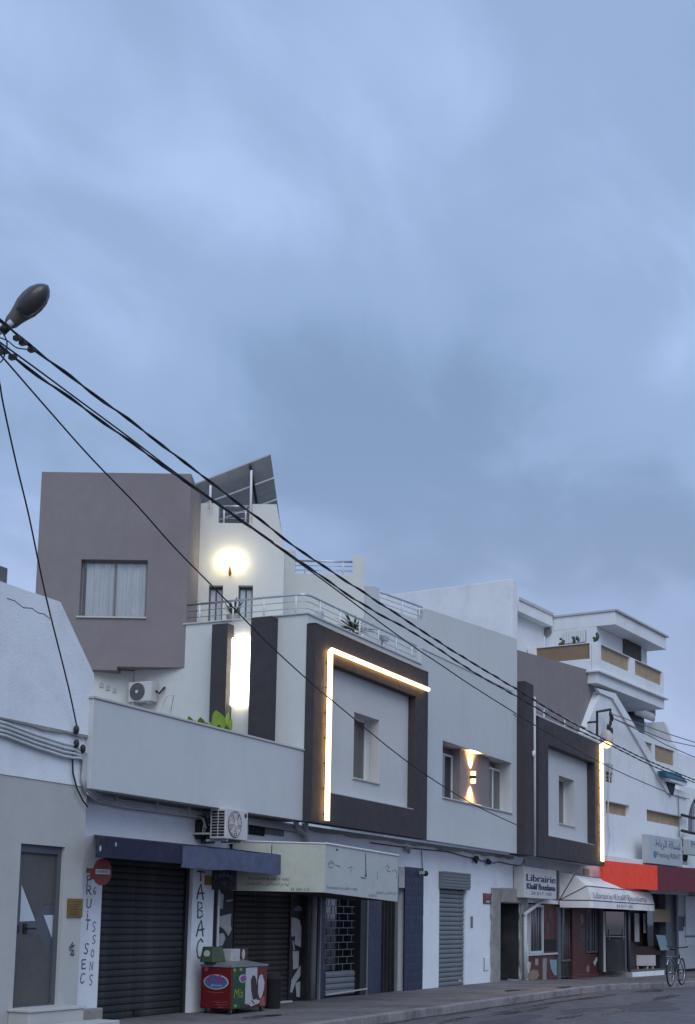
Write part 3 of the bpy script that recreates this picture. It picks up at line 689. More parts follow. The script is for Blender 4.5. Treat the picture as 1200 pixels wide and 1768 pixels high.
win_reveal(mh, F0, w1[0], w1[1], w1[2], w1[3], YU+0.201, YU+0.34, 'pale')
wA = window(mh, F0, w1[0], w1[1], w1[2], w1[3], YU+0.28, 2)
boxo('blind', 'frost', wA, w1[0]+0.05, w1[1]-0.05, YU+0.335, YU+0.34, w1[2]+0.05, w1[2]+0.42)
# recess with two windows and the mauve pier carrying the up-and-down light
YR = YU+0.30
boxo('recess_back', 'mauve', mh, rx0-0.1, rx1+0.1, YR+0.12, YR+0.2, rz0-0.1, rz1+0.1)
win_reveal(mh, F0, rx0, rx1, rz0, rz1, YU+0.201, YR+0.12, 'pale')
boxo('recess_sill', 'coping', mh, rx0-0.02, rx1+0.03, YU-0.035, YR+0.1, rz0-0.03, rz0+0.002, bevel=0.004)
pa, pb = h0(791, 1330, YR-0.1)[0], h0(842, 1330, YR-0.1)[0]
boxo('recess_pier', 'mauve', mh, pa, pb, YR-0.14, YR+0.119, rz0+0.003, rz1-0.001)
window(mh, F0, rx0+0.02, pa-0.02, rz0+0.02, rz1-0.16, YR+0.02, 1, sill=False)
window(mh, F0, pb+0.02, h0(864, 1350, YR)[0], rz0+0.02, rz1-0.16, YR-0.02, 2, sill=False)

# column, downpipe and second framed box
YC = -0.72
cx0 = h0(904.5, 1330, YC)[0]; cx1 = h0(921.5, 1330, YC)[0]
boxo('column', 'dark', mh, cx0+0.12, cx1, YC, YU+0.2, 3.16, h0(912, 1178, YC)[1], bevel=0.01)
px_ = h0(923.6, 1330, YC)[0]
MB().tube([(px_+0.03, YC+0.02, 3.16), (px_+0.03, YC+0.02, h0(924, 1203, YC)[1])], 0.035, 10).build('downpipe', 'pipe', mh, smooth=True)
YB2 = -0.72
b2x0 = h0(930.5, 1330, YB2)[0]; b2x1 = h0(1043, 1390, YB2)[0]; b2z0 = 3.18; b2z1 = h0(980, 1259, YB2)[1]
i2 = [h0(947, 1360, YB2)[0], h0(1027, 1390, YB2)[0], h0(947.4, 1443, YB2)[1], h0(947, 1285.5, YB2)[1]]
MB().prism(rect([b2x0, b2x1, b2z0, b2z1]), YB2, YU-0.001, [rect(i2)]).build('frame_box', 'dark', mh, 0.008)
w2 = [h0(965, 1380, YU)[0], h0(991.5, 1380, YU)[0], h0(964.6, 1421, YU)[1], h0(964.4, 1338.5, YU)[1]]
MB().prism([(cx1+0.01, ZS), (b2x1-0.02, ZS), (b2x1-0.02, b2z1-0.01), (cx1+0.01, b2z1-0.01)], YU, YU+0.2, [rect(w2)]).build('front_wall', 'paleblue', mh)
boxo('box_ledge', 'coping', mh, i2[0], i2[1], YB2+0.02, YU-0.002, i2[2]+0.001, i2[2]+0.018)
win_reveal(mh, F0, w2[0], w2[1], w2[2], w2[3], YU+0.201, YU+0.34, 'pale')
window(mh, F0, w2[0], w2[1], w2[2], w2[3], YU+0.28, 2)
boxo('balcony_coping', 'coping', mh, b2x0-0.2, b2x1+0.02, YB2+0.01, YU+0.25, b2z1+0.001, b2z1+0.05, bevel=0.006)
boxo('end_wall', 'paleblue', mh, b2x1-0.22, b2x1-0.02, YU+0.201, 8.0, ZS, b2z1-0.01)
boxo('roof_slab', 'coping', mh, cx1, b2x1-0.23, YU+0.26, 7.0, b2z1-0.12, b2z1-0.02)
lx2 = h0(1035, 1390, YB2)[0]
zA2, zB2 = h0(1037, 1488, YB2)[1], h0(1033, 1284, YB2)[1]
l2_ = MB().tube([(lx2, YB2-LO, zA2), (lx2, YB2-LO, zB2)], 0.042, 12).build('light_strip', 'led', mh, smooth=True)
MB().tube([(lx2, YB2-LO+0.046, zA2+0.02), (lx2, YB2-LO+0.046, zB2-0.02)], 0.012, 6).build('halo_strip', 'haloglow', l2_)  # same added halo strip, hidden behind the second tube
for k in range(7): MB().box(lx2-0.012, lx2+0.012, YB2-LO+0.03, YB2-0.001, zA2+0.1+k*0.5, zA2+0.12+k*0.5).build('clip', 'blackp', l2_)
# rail behind the second box
zr2 = b2z1+0.05
railing(mh, [(b2x0+0.2, YU+0.2, zr2), (b2x1-0.4, YU+0.2, zr2)], 0.42, [(b2x0+0.2+(b2x1-b2x0-0.6)*t, YU+0.2, zr2) for t in (0.0, 0.28, 0.62, 0.95)])
# balcony rail over the first box
rzb = ZB+0.03; rp = [(XW+0.1, 2.0, rzb), (XW+0.1, -0.30, rzb), (XW+0.16, -0.38, rzb), (XW+0.28, -0.42, rzb), (25.45, -0.42, rzb)]
railing(mh, rp, 0.36, [(XW+0.1, y, rzb) for y in (1.75, 1.05, 0.42, -0.22)] + [(x, -0.42, rzb) for x in (21.05, 21.85, 22.7, 23.55, 24.4, 25.2)])

# charcoal pillars and the added glow panel between them, on the side wall
XP = XW-0.22
def yx(px, py, x): return F0.hitx(px, py, x)
p1 = [yx(361, 1180, XP)[0]-0.02, yx(390, 1180, XP)[0]]; p2 = [yx(430, 1180, XP)[0], yx(467, 1180, XP)[0]]
zp1 = yx(376, 1077, XP)[1]; zp2 = yx(450, 1065, XP)[1]
boxo('pillar', 'dark', mh, XP, XW-0.001, min(p1), max(p1), ZS+0.15, zp1, bevel=0.008)
boxo('pillar', 'dark', mh, XP, XW-0.001, min(p2), max(p2), ZS+0.15, zp2, bevel=0.008)

# ------------------------------------------------------------------ modern house: mauve block and attic
FM = Frame(XW, 1.96, -65.0)
def hm(px, py, y=0.0): return FM.hit(px, py, y)
mwin = [hm(138, 1020)[0], hm(253, 1020)[0], hm(180, 1064.5)[1], hm(190, 966.5)[1]]
mx_r = hm(324, 1000)[0]; mx_l = hm(65, 950)[0]; mz_t = hm(200, 816)[1]
zlo = hm(180, 1157)[1]; zhi = hm(260, 1152)[1]; xn = hm(202, 1154)[0]
MB(FM).prism([(mx_l, zlo), (xn, zlo), (xn, zhi), (mx_r, zhi), (mx_r, mz_t), (mx_l, mz_t)], 0.0, 0.27, [rect(mwin)]).build('mauve_wall', 'mauve', mh, 0.008)
MB(FM).box(mx_r-0.2, mx_r-0.001, 0.221, 1.52, zhi, mz_t-0.002).build('mauve_wall', 'mauve', mh)
MB(FM).box(mx_l+0.001, mx_l+0.2, 0.221, 3.2, zlo, mz_t-0.002).build('mauve_wall', 'mauve', mh)
MB(FM).box(mx_l+0.2, mx_r-0.2, 0.221, 3.2, zhi+0.02, zhi+0.18).build('mauve_soffit', 'mauve', mh)
MB(FM).box(mx_l+0.2, xn, 0.221, 3.2, zlo+0.002, zhi+0.019).build('mauve_beam', 'mauve', mh)
MB(FM).box(mx_l+0.2, mx_r-0.2, 0.221, 3.2, mz_t-0.35, mz_t-0.2).build('mauve_roof', 'mauve', mh)
ww = window(mh, FM, mwin[0], mwin[1], mwin[2], mwin[3], 0.12, 2, fm='mauve', glass='clear', reveal=0.12, fw=0.032)
for k, (ca, cb) in enumerate([(0.06, 0.52), (0.50, 0.96)]):
    b = MB(FM); n = 44; xs = [mwin[0]+(mwin[1]-mwin[0])*(ca+(cb-ca)*i/n) for i in range(n+1)]
    r_ = random.Random(k+2); a1, a2 = r_.uniform(0, 6), r_.uniform(0, 6)
    ys = [0.20+0.016*math.sin(i*0.95+a1)+0.02*math.sin(i*0.37+a2) for i in range(n+1)]
    b.add([(x, y, mwin[2]+0.02) for x, y in zip(xs, ys)] + [(x, y, mwin[3]-0.02) for x, y in zip(xs, ys)], [(i, i+1, n+2+i, n+1+i) for i in range(n)])
    b.build('curtain', 'curtain', ww, smooth=True)
# wall below the block: a short dim wall with its sky-lit openings painted white, reaching back from the side wall
XK = F0.hitx(232, 1200, XW)
FK = Frame(XW, 3.05, -40.0)
kz = FK.hit(180, 1150)[1]+0.5
holes = []
for (a, b_, c_, e_) in [(172, 1177, 178, 1187), (183, 1182, 189, 1192), (195, 1187, 200, 1196)]:
    x0, z1_ = FK.hit(a, b_); x1, z0_ = FK.hit(c_, e_); holes.append([(x0, z0_), (x1, z0_), (x1, z1_-0.03), ((x0+x1)/2, z1_), (x0, z1_-0.03)])
MB(FK).prism([(-3.2, ZS+0.16), (-0.01, ZS+0.16), (-0.01, kz-0.55), (-3.2, kz-0.55)], 0.0, 0.06).build('courtyard_wall', 'pale', mh)
for h_ in holes: MB(FK).prism(h_, -0.02, -0.001).build('painted_opening', 'printwhite', mh)  # raised white shapes stand in for bright sky through the openings

# attic walls
YL2 = 1.5
def hm2(px, py): return FM.hit(px, py, YL2)
lw = [hm2(351, 960)[0], hm2(490, 1000)[0]]
lzt = hm2(360, 869)[1]; nz0 = hm2(400, 903)[1]; nx0, nx1 = hm2(377, 890)[0], hm2(435, 890)[0]
od = [hm2(359.5, 1040)[0], hm2(384, 1040)[0], ZB+0.0, hm2(372, 1011)[1]]
od2 = [hm2(411, 1040)[0], hm2(436, 1040)[0], ZB+0.0, hm2(424, 1011)[1]]
xr_t, _z = hm2(477.5, 870); xr_m, zr_m = hm2(489.5, 950)
lw[0] -= 0.9
MB(FM).prism([(lw[0], ZB-0.2), (lw[1], ZB-0.2), (lw[1], zr_m), (xr_t, lzt), (nx1, lzt), (nx1, nz0), (nx0, nz0), (nx0, lzt), (lw[0], lzt)], YL2, YL2+0.2,
             [rect(od), rect(od2)]).build('attic_wall', 'pale', mh, 0.006)
for q in (od, od2):
    w = window(mh, FM, q[0], q[1], q[2]+0.02, q[3]-0.03, YL2+0.12, 2, fm='doorgrey', glass='frost', sill=False, fw=0.03)
fmw = lambda x, y, z: FM.W((x, y, z))
railing(mh, [fmw(nx0, YL2+0.1, nz0), fmw(nx1, YL2+0.1, nz0)], lzt-nz0-0.02, [fmw(nx0+(nx1-nx0)*t, YL2+0.1, nz0) for t in (0.15, 0.8)])
YL3 = 2.9
def hm3(px, py): return FM.hit(px, py, YL3)
def poly3(pts): return [hm3(a, b) for a, b in pts]
x630 = hm3(630, 1000)[0]
zb3 = ZB-0.2
pt = poly3([(630, 960.5), (608.3, 960), (608.3, 992), (509.5, 989.5), (509.5, 950), (484, 948)])
MB(FM).prism([(pt[-1][0], zb3), (x630, zb3)] + pt, YL3, YL3+0.22).build('attic_wall', 'pale', mh, 0.006)
a_ = hm3(509.5, 990); b_ = hm3(608.3, 992)
railing(mh, [fmw(a_[0], YL3+0.1, a_[1]), fmw(b_[0], YL3+0.1, b_[1])], 0.29, [fmw(a_[0]+(b_[0]-a_[0])*t, YL3+0.1, a_[1]+(b_[1]-a_[1])*t) for t in (0.17, 0.83)])
c3 = FM.W((x630, YL3, 0))
FA = Frame(c3[0], c3[1]+0.12, -7.6)
def ha(px, py, y=0.0): return FA.hit(px, py, y)
pts = [ha(*q) for q in [(893, 1104), (882, 1099), (741, 1052), (735, 1050.6), (735.5, 1073.5), (656, 1046), (655.5, 1016), (648, 1012), (630.5, 1011.5)]]
MB(FA).prism([(0.0, zb3), (pts[0][0], zb3)] + pts, 0.0, 0.22).build('attic_wall', 'paleblue', mh, 0.006)
a_ = ha(656.5, 1046); b_ = ha(735, 1073)
railing(mh, [FA.W((a_[0], 0.1, a_[1])), FA.W((b_[0], 0.1, b_[1]))], 0.33, [FA.W((a_[0]+(b_[0]-a_[0])*t, 0.1, a_[1]+(b_[1]-a_[1])*t)) for t in (0.06, 0.55, 0.94)])
# mauve parapet wall at the far end
FB = Frame(33.0, 0.80, -6.2)
def hb_(px, py): return FB.hit(px, py)
MB(FB).prism([(hb_(880, 1120)[0], b2z1-0.2), (hb_(1024, 1158)[0], b2z1-0.2), hb_(1024, 1159), hb_(880, 1118.5)], 0.0, 0.2).build('mauve_parapet', 'mauve', mh)

# ------------------------------------------------------------------ solar panel on its rack, behind the attic wall
sp = [at_depth(322, 842, 26.6), at_depth(467.5, 785, 26.6), at_depth(493, 965, 28.6), at_depth(345, 1010, 28.6)]
spo = thing('solar_panel', 'tilted solar panel array seen from behind on white rack above lit attic wall', 'solar panel', (float(np.mean([p[0] for p in sp])), float(np.mean([p[1] for p in sp])), float(sp[2][2])))
nrm = np.cross(sp[1]-sp[0], sp[3]-sp[0]); nrm /= np.linalg.norm(nrm)
if nrm @ (EYE-sp[0]) > 0: nrm = -nrm                  # away from the viewer: the sunny side
def sl(u, v): return (sp[0]*(1-u)+sp[1]*u)*(1-v)+(sp[3]*(1-u)+sp[2]*u)*v
for i in range(4):
    for j in range(3):
        u0, u1, v0, v1 = i/4+0.0012, (i+1)/4-0.0012, j/3+0.0012, (j+1)/3-0.0012
        q = [sl(u0, v0), sl(u1, v0), sl(u1, v1), sl(u0, v1)]
        vs_ = [tuple(p) for p in q]+[tuple(p+nrm*0.035) for p in q]
        MB().addw(vs_, [(0, 1, 2, 3), (7, 6, 5, 4), (0, 4, 5, 1), (1, 5, 6, 2), (2, 6, 7, 3), (3, 7, 4, 0)]).build('module', 'solar', spo)
for v in (0.20, 0.40, 0.60, 0.80):
    MB().tube([sl(0.0, v)-nrm*0.03, sl(0.998, v)-nrm*0.03], 0.018, 6, world=True).build('purlin', 'whitemetal', spo)
for u in (0.1, 0.745):
    a = sl(u, 0.0)-nrm*0.07; b = sl(u+0.02, 0.55)-nrm*0.07
    MB().tube([a, b], 0.028, 6, world=True).build('rack_beam', 'blackp', spo)
for (pa_, pb_) in [((434, 812), (432.5, 905)), ((363.5, 838), (362.5, 880))]:
    MB().tube([at_depth(*pa_, 26.35), at_depth(*pb_, 26.35)], 0.024, 8, world=True).build('rack_post', 'whitemetal', spo, smooth=True)

# ------------------------------------------------------------------ lamps on the modern house
gl = FM.hit(397, 968, YL2-0.16)
wl = thing('wall_lamp', 'lit globe lamp on a bracket high on the attic wall', 'lamp', FM.W((gl[0], YL2, gl[1]-0.2)))
for s_ in (-0.115, 0.115):
    MB(FM).ball((gl[0]+s_, YL2-0.17, gl[1]), 0.115, 0.115, 0.13).build('globe', 'globe', wl, smooth=True)
MB(FM).ball((gl[0], YL2-0.10, gl[1]-0.20), 0.035, 0.05, 0.09).build('bracket', 'brass', wl, smooth=True)
MB(FM).tube([(gl[0], YL2-0.01, gl[1]-0.2), (gl[0], YL2-0.12, gl[1]-0.2), (gl[0], YL2-0.17, gl[1]-0.10)], 0.02, 8).build('arm', 'brass', wl, smooth=True)

# added glowing panel, stands in for the lamplit wall between the pillars
yA, zA = F0.hitx(401, 1102, XW-0.05); yB_, zB_ = F0.hitx(428, 1216, XW-0.05)
pn = thing('glow_panel', 'added white glowing panel standing in for lamplit wall between two charcoal pillars', 'lamp', (XW-0.05, (yA+yB_)/2, zB_))
b = MB(); n = 10; c0 = (yA+yB_)/2; hw = abs(yA-yB_)/2+0.03
prof = [(XW-0.004-0.10*math.sin(math.pi*k/n), c0+hw*math.cos(math.pi*k/n)) for k in range(n+1)]
b.add([(x, y, zB_) for x, y in prof]+[(x, y, zA) for x, y in prof], [(i, i+1, n+2+i, n+1+i) for i in range(n)]+[tuple(range(n+1)), tuple(range(n+1, 2*n+2))[::-1]])
b.build('glow_face', 'wallglow', pn, smooth=False)
boxo('back_plate', 'whitemetal', pn, XW-0.004, XW-0.001, c0-hw, c0+hw, zB_-0.03, zA+0.03)

# up-and-down light in the recess
ux, uz = F0.hit(817.5, 1342, YR-0.22)
ud = thing('updown_light', 'small cylindrical up and down light on mauve pier in window recess', 'lamp', (ux, YR-0.14, uz-0.1))
YUD = YR-0.215
MB().disc((ux, YUD, uz), 0.062, 'z', 0.07, 20).build('body', 'blackp', ud)
for s_ in (1, -1):
    MB().disc((ux, YUD, uz+s_*0.085), 0.058, 'z', 0.10, 20).build('lens', 'warmlens', ud)
boxo('mount', 'blackp', ud, ux-0.03, ux+0.03, YUD+0.05, YR-0.141, uz-0.02, uz+0.02)
for s_ in (1, -1):
    ld = bpy.data.lights.new('beam', 'SPOT'); ld.energy = 210; ld.color = (1.0, 0.55, 0.20); ld.spot_size = math.radians(105); ld.spot_blend = 0.85; ld.shadow_soft_size = 0.05
    lo = bpy.data.objects.new('beam', ld); COL.objects.link(lo); lo.location = (ux, YUD-0.01, uz+s_*0.15)
    lo.rotation_euler = (math.radians(180-6) if s_ > 0 else math.radians(6), 0, 0)
    adopt(lo, ud)
# small sensor on the column
sx_, sz_ = F0.hit(919.5, 1302, YC)
tag(MB().ball((sx_, YC-0.03, sz_), 0.06, 0.05, 0.09).build('motion_sensor', 'whitemetal', None, smooth=True), 'small white oval sensor on charcoal column between framed boxes', 'sensor')

# ------------------------------------------------------------------ air conditioners
def ac_unit(name, label, fr, x0, x1, yf, yb, z0, z1, slatted_end=False, logo=False, group='outdoor air conditioner units'):
    t = thing(name, label, 'air conditioner', fr.W(((x0+x1)/2, yb, z0)), group)
    MB(fr).box(x0, x1, yf, yb, z0, z1).build('casing', 'ac', t, 0.012)
    w = x1-x0; h = z1-z0; cx = x0+w*0.40; cz = (z0+z1)/2; r = min(h*0.43, w*0.36)
    MB(fr).disc((cx, yf-0.004, cz), r*1.04, 'y', 0.012, 28).build('fan_opening', 'acg', t)
    g = MB(fr)
    for k in range(5):
        rr = r*(0.3+0.17*k); g.tube([(cx+rr*math.cos(a), yf-0.014, cz+rr*math.sin(a)) for a in np.linspace(0, 2*math.pi, 24, endpoint=False)], 0.004, 4, closed=True)
    for k in range(16):
        a = 2*math.pi*k/16; g.tube([(cx+r*0.2*math.cos(a), yf-0.016, cz+r*0.2*math.sin(a)), (cx+r*math.cos(a), yf-0.016, cz+r*math.sin(a))], 0.004, 4)
    g.build('fan_guard', 'ac' if slatted_end else 'acg', t)
    MB(fr).disc((cx, yf-0.018, cz), r*0.2, 'y', 0.012, 16).build('hub', 'ac', t)
    bl = MB(fr)
    for k in range(5):
        a = 2*math.pi*k/5; a2 = a+0.75
        bl.add([(cx+r*0.2*math.cos(a), yf-0.011, cz+r*0.2*math.sin(a)), (cx+r*0.92*math.cos(a), yf-0.0115, cz+r*0.92*math.sin(a)), (cx+r*0.92*math.cos(a2), yf-0.011, cz+r*0.92*math.sin(a2)), (cx+r*0.2*math.cos(a2), yf-0.0112, cz+r*0.2*math.sin(a2))], [(0, 1, 2, 3)])
    bl.build('fan_blade', 'ac' if slatted_end else 'acg', t)
    if slatted_end:
        for i in range(2):
            for k in range(9):
                zq = z0+h*0.08+k*h*0.095; ya = yf+(yb-yf)*(0.10+0.42*i); MB(fr).box(x0-0.004, x0+0.001, ya, ya+(yb-yf)*0.36, zq, zq+h*0.07).build('vent', 'blackin', t)
    if logo:
        MB(fr).disc((x1-w*0.12, yf-0.003, z1-h*0.17), 0.035, 'y', 0.004, 14).build('logo', 'blackp', t)
    for xx in (x0+w*0.15, x1-w*0.2):
        MB(fr).box(xx, xx+0.03, yf+0.03, yb+0.12, z0-0.035, z0-0.001).build('foot', 'ac', t)
    return t
ya0, zz1 = F0.hit(390, 1397, -0.62); xA = F0.hit(390, 1425, -0.62)[0]; xB = F0.hit(428, 1425, -0.62)[0]
ac1 = ac_unit('air_conditioner', 'white air conditioner unit with side vents above blue awning, by conduit pipes', F0, xA, xB, -0.62, -0.34, F0.hit(392, 1448, -0.62)[1], F0.hit(392, 1395, -0.62)[1], True, True)
MB().box(xA+0.05, xA+0.09, -0.6, -0.001, 2.80, 2.83).box(xB-0.1, xB-0.06, -0.6, -0.001, 2.80, 2.83).build('wall_bracket', 'ac', ac1)
FX = Frame(XW, 2.6, -90.0)                              # on the side wall: local x runs towards the street, local y into the wall
ax0 = FX.hit(221.5, 1190, -0.26)[0]; ax1 = FX.hit(261, 1190, -0.26)[0]
ac2 = ac_unit('air_conditioner', 'white air conditioner unit under the mauve block in the raised courtyard', FX, ax0, ax1, -0.26, -0.04, FX.hit(240, 1211, -0.26)[1], FX.hit(240, 1177, -0.26)[1])
zz_ = FX.hit(270, 1195, -0.1)[1]
MB(FX).tube([(ax1+0.01, -0.12, zz_+0.02), (ax1+0.07, -0.10, zz_-0.03), (ax1+0.12, -0.06, zz_+0.06), (ax1+0.13, -0.02, zz_+0.09)], 0.02, 8).build('hose', 'blackp', ac2, smooth=True)
qa = [FX.hit(a, b_, -0.25) for a, b_ in [(276, 1238), (287, 1201), (300, 1200), (296, 1236)]]
dr = thing('folding_stool', 'folded white tubular frame leaning on the courtyard wall by air conditioner', 'folding frame', FX.W((qa[0][0], -0.2, ZS+0.15)))
MB(FX).tube([(qa[0][0]-0.15, -0.35, ZS+0.16), (qa[0][0], -0.3, qa[0][1]), (qa[1][0], -0.25, qa[1][1]), (qa[2][0], -0.25, qa[2][1]), (qa[3][0], -0.3, qa[3][1]), (qa[3][0]-0.05, -0.35, ZS+0.16)], 0.014, 6).build('frame', 'whitemetal', dr, smooth=True)
MB(FX).tube([(qa[0][0], -0.3, qa[0][1]-0.3), (qa[3][0], -0.3, qa[3][1]-0.3)], 0.012, 6).build('crossbar', 'whitemetal', dr, smooth=True)
# ------------------------------------------------------------------ conduits and cables
def run(px, y, lift=0.0): return [(F0.hit(a, b, y)[0], y, F0.hit(a, b, y)[1]+lift) for a, b in px]
cd = thing('conduit_run', 'pale conduit pipes clipped along the wall, bending under the terrace', 'pipes', (14.4, YL, 3.0))
base = [(-20, 1241), (10, 1249), (60, 1268), (110, 1284), (128, 1287)]
for k in range(4):
    off = k*7.2
    y1 = YL-0.06
    left = run([(a, b+off) for a, b in base], y1)
    dn = run([(139+(3-k)*3.2, 1300+off*0.4), (143.5+(3-k)*3.2, 1312), (142+(3-k)*3.3, 1345-0*off), (148+(3-k)*3.6, 1368-(3-k)*3.5)], y1)
    yw = -0.06-0.012*k
    rt = run([(168+(3-k)*2.5, 1383-(3-k)*3.4), (215, 1393-(3-k)*3.4), (280, 1402-(3-k)*3.2), (352, 1412-(3-k)*3.0), (430, 1422-(3-k)*2.8), (520, 1436-(3-k)*2.4)], yw)
    MB().tube(left+dn, 0.020, 7).build('conduit', 'pipe', cd, smooth=True)
    MB().tube([dn[-1]]+rt, 0.018, 7).build('conduit', 'pipe', cd, smooth=True)
MB().tube(run([(131, 1280), (125, 1305), (126, 1335), (133, 1362), (143, 1382), (151, 1393)], YL-0.05), 0.012, 6).build('loose_cable', 'cable', cd, smooth=True)
for (a, b_) in [(133, 1260), (133, 1284), (144, 1293)]:
    q = F0.hit(a, b_, YL-0.10); MB().ball((q[0], YL-0.09, q[1]), 0.035, 0.04, 0.06, 10, 8).build('clamp', 'blackp', cd, smooth=True)
for (a, b_, c_) in [(200, 1372, 14), (270, 1386, 12), (325, 1396, 12)]:
    q = F0.hit(a, b_, -0.1); boxo('clip', 'pipe', cd, q[0], q[0]+0.03, -0.12, -0.001, q[1]-0.10, q[1]+0.03)
# plumbing elbow below the framed box
pe = thing('waste_pipe', 'short grey waste pipe with elbow under the lit framed box', 'pipe', (20.3, -0.1, 2.6))
MB().tube(run([(511, 1419), (512, 1428), (519, 1435), (524, 1442)], -0.12), 0.05, 10).build('elbow', 'pipe', pe, smooth=True)
MB().tube(run([(527, 1421), (527.5, 1440), (528, 1456)], -0.10), 0.06, 10).build('stack', 'pipe', pe, smooth=True)
# junction clutter left of the air conditioner
jb = thing('junction_box', 'black cluttered cable junction box left of the air conditioner', 'junction box', F0.W((F0.hit(348, 1435, 0)[0], 0, 2.7)))
q0 = F0.hit(341, 1448, -0.06); q1 = F0.hit(354, 1417, -0.06)
boxo('box', 'blackp', jb, q0[0], q1[0], -0.10, -0.001, q0[1], q1[1], bevel=0.02)
rj = random.Random(9)
for k in range(7):
    a = (rj.uniform(q0[0], q1[0]), -0.12, rj.uniform(q0[1], q1[1])); b2 = (rj.uniform(q0[0]-.1, q1[0]+.2), -0.10, q1[1]+rj.uniform(-.05, .15)); mid = ((a[0]+b2[0])/2, -0.18, (a[2]+b2[2])/2+rj.uniform(-.1, .1))
    MB().tube([a, mid, b2], 0.011, 5).build('wire', 'cable' if k % 3 else 'pipe', jb)
boxo('box', 'doorgrey', jb, F0.hit(356, 1440, -0.1)[0], F0.hit(366, 1440, -0.1)[0], -0.16, -0.001, F0.hit(360, 1456, -0.1)[1], F0.hit(360, 1425, -0.1)[1], bevel=0.01)
# window-like dark vent and grey plate right of the air conditioner
boxo('vent_opening', 'blackin', mh, F0.hit(429, 1430, 0)[0], F0.hit(456, 1430, 0)[0], -0.012, -0.001, F0.hit(440, 1442, 0)[1], F0.hit(440, 1424, 0)[1])
boxo('vent_plate', 'greyink', mh, F0.hit(456, 1430, 0)[0]+0.005, F0.hit(489, 1435, 0)[0], -0.018, -0.001, F0.hit(470, 1442, 0)[1], F0.hit(470, 1427, 0)[1])
def cable(name, label, pts, y, r, group='overhead and wall cables', m='cable', sub=4, twist=0.0):
    P = run(pts, y) if not callable(y) else [(*F0.hit(a, b, y(a)), y(a)) for a, b in pts]
    if callable(y): P = [(p[0], p[2], p[1]) for p in P]
    # Catmull-Rom through the measured points
    Q = []
    for i in range(len(P)-1):
        p0, p1, p2, p3 = (Vector(P[max(i-1, 0)]), Vector(P[i]), Vector(P[i+1]), Vector(P[min(i+2, len(P)-1)]))
        for k in range(sub):
            t = k/sub; Q.append(0.5*((2*p1)+(-p0+p2)*t+(2*p0-5*p1+4*p2-p3)*t*t+(-p0+3*p1-3*p2+p3)*t**3))
    Q.append(Vector(P[-1]))
    if twist:
        D_ = [Q[0]]; acc = [0.0]
        for a_, b_ in zip(Q, Q[1:]):
            n_ = max(1, int((b_-a_).length/0.16))
            for k in range(1, n_+1): D_.append(a_.lerp(b_, k/n_)); acc.append(acc[-1]+(b_-a_).length/n_)
        def strand(ph):
            out_ = []
            for q, t in zip(D_, acc):
                a = 2*math.pi*t/1.3+ph+0.6*math.sin(t*0.37); k = twist*(1+0.45*math.sin(t*0.83+ph))
                out_.append((q.x+0.43*k*math.cos(a), q.y-0.9*k*math.cos(a), q.z+k*math.sin(a)))
            return out_
        o = tag(MB().tube(strand(0.0), r, 6, world=True).build(name, m, None, smooth=True), label, 'cable', group)
        MB().tube(strand(math.pi), r*0.85, 6, world=True).build('strand', m, o, smooth=True); return o
    return tag(MB().tube([tuple(q) for q in Q], r, 6, world=True).build(name, m, None, smooth=True), label, 'cable', group)
YCAB = -1.9
cable('overhead_cable', 'thick twisted black overhead cable, uppermost of those leaving the street lamp', [(-30, 530), (19.5, 569), (80, 619), (140, 664), (220, 723), (300, 783.8), (376.7, 842.4), (464.8, 909.5), (514.6, 947.8), (606.6, 1009), (683.3, 1059), (760, 1109.6), (814.8, 1143.7), (899.6, 1194.5), (970.7, 1238), (1056.7, 1283), (1126.7, 1316.7), (1200, 1346.7), (1260, 1370)], YCAB, 0.0125, twist=0.011)
cable('overhead_cable', 'thick black overhead cable running just below the uppermost one', [(-30, 574), (0, 597.5), (65, 648), (140, 701), (220, 759), (300, 817.5), (376.7, 871), (472.5, 938), (545.3, 988), (629.6, 1045.5), (721.6, 1097), (818, 1160.6), (899.6, 1206.4), (970.7, 1247.8), (1056.7, 1288), (1126.7, 1322.5), (1191.7, 1348), (1260, 1377)], YCAB-0.12, 0.012, twist=0.010)
cable('overhead_cable', 'thin black wire hugging the second thick overhead cable', [(-30, 569), (0, 591), (70, 642), (140, 693.8), (220, 753), (300, 814), (376.7, 869), (472, 936)], YCAB-0.2, 0.010)
cable('overhead_cable', 'thin black overhead wire sagging under the thick cables across the grey facade', [(472, 938), (476, 942), (568, 1009), (629.6, 1055), (714, 1116.5), (760, 1147), (814.8, 1184), (903, 1239.5), (955, 1270.5), (1056.7, 1326.7), (1150, 1367.5)], -1.55, 0.012)
cable('overhead_cable', 'long black wire crossing the mauve block and framed box to the charcoal column', [(-30, 582), (0, 611.8), (76.8, 700), (156.7, 790), (236.7, 872.7), (300, 944), (370, 1015.3), (472.5, 1120), (551, 1191), (571.5, 1207.7), (701.7, 1314), (811.7, 1385.5), (903.4, 1429.5)], lambda a: -1.8+1.07*min(1, max(0, (a+30)/934)), 0.011)
cable('overhead_cable', 'black drop wire falling steeply to the wall clamp of the angled house', [(-6, 640), (0, 665), (6, 700), (28, 800), (50, 891.3), (79.3, 1030), (116.7, 1180), (133, 1256)], lambda a: -1.6+1.13*min(1, max(0, (a+6)/139)), 0.010)
for (a, b_) in [(30, 583), (40, 591), (55, 603), (6, 606), (22, 616)]:
    q = F0.hit(a, b_, YCAB-0.03); tag(boxo('cable_connector', 'blackp', None, q[0]-0.03, q[0]+0.03, YCAB-0.07, YCAB+0.01, q[1]-0.03, q[1]+0.02, bevel=0.006), 'small black connector clamped on overhead cables near street lamp', 'connector', 'cable connectors near the lamp')
cable('loose_wire', 'thin looping wire hanging between connectors below the street lamp', [(5, 575), (12, 590), (10, 606), (4, 622), (-4, 628)], YCAB-0.02, 0.008)
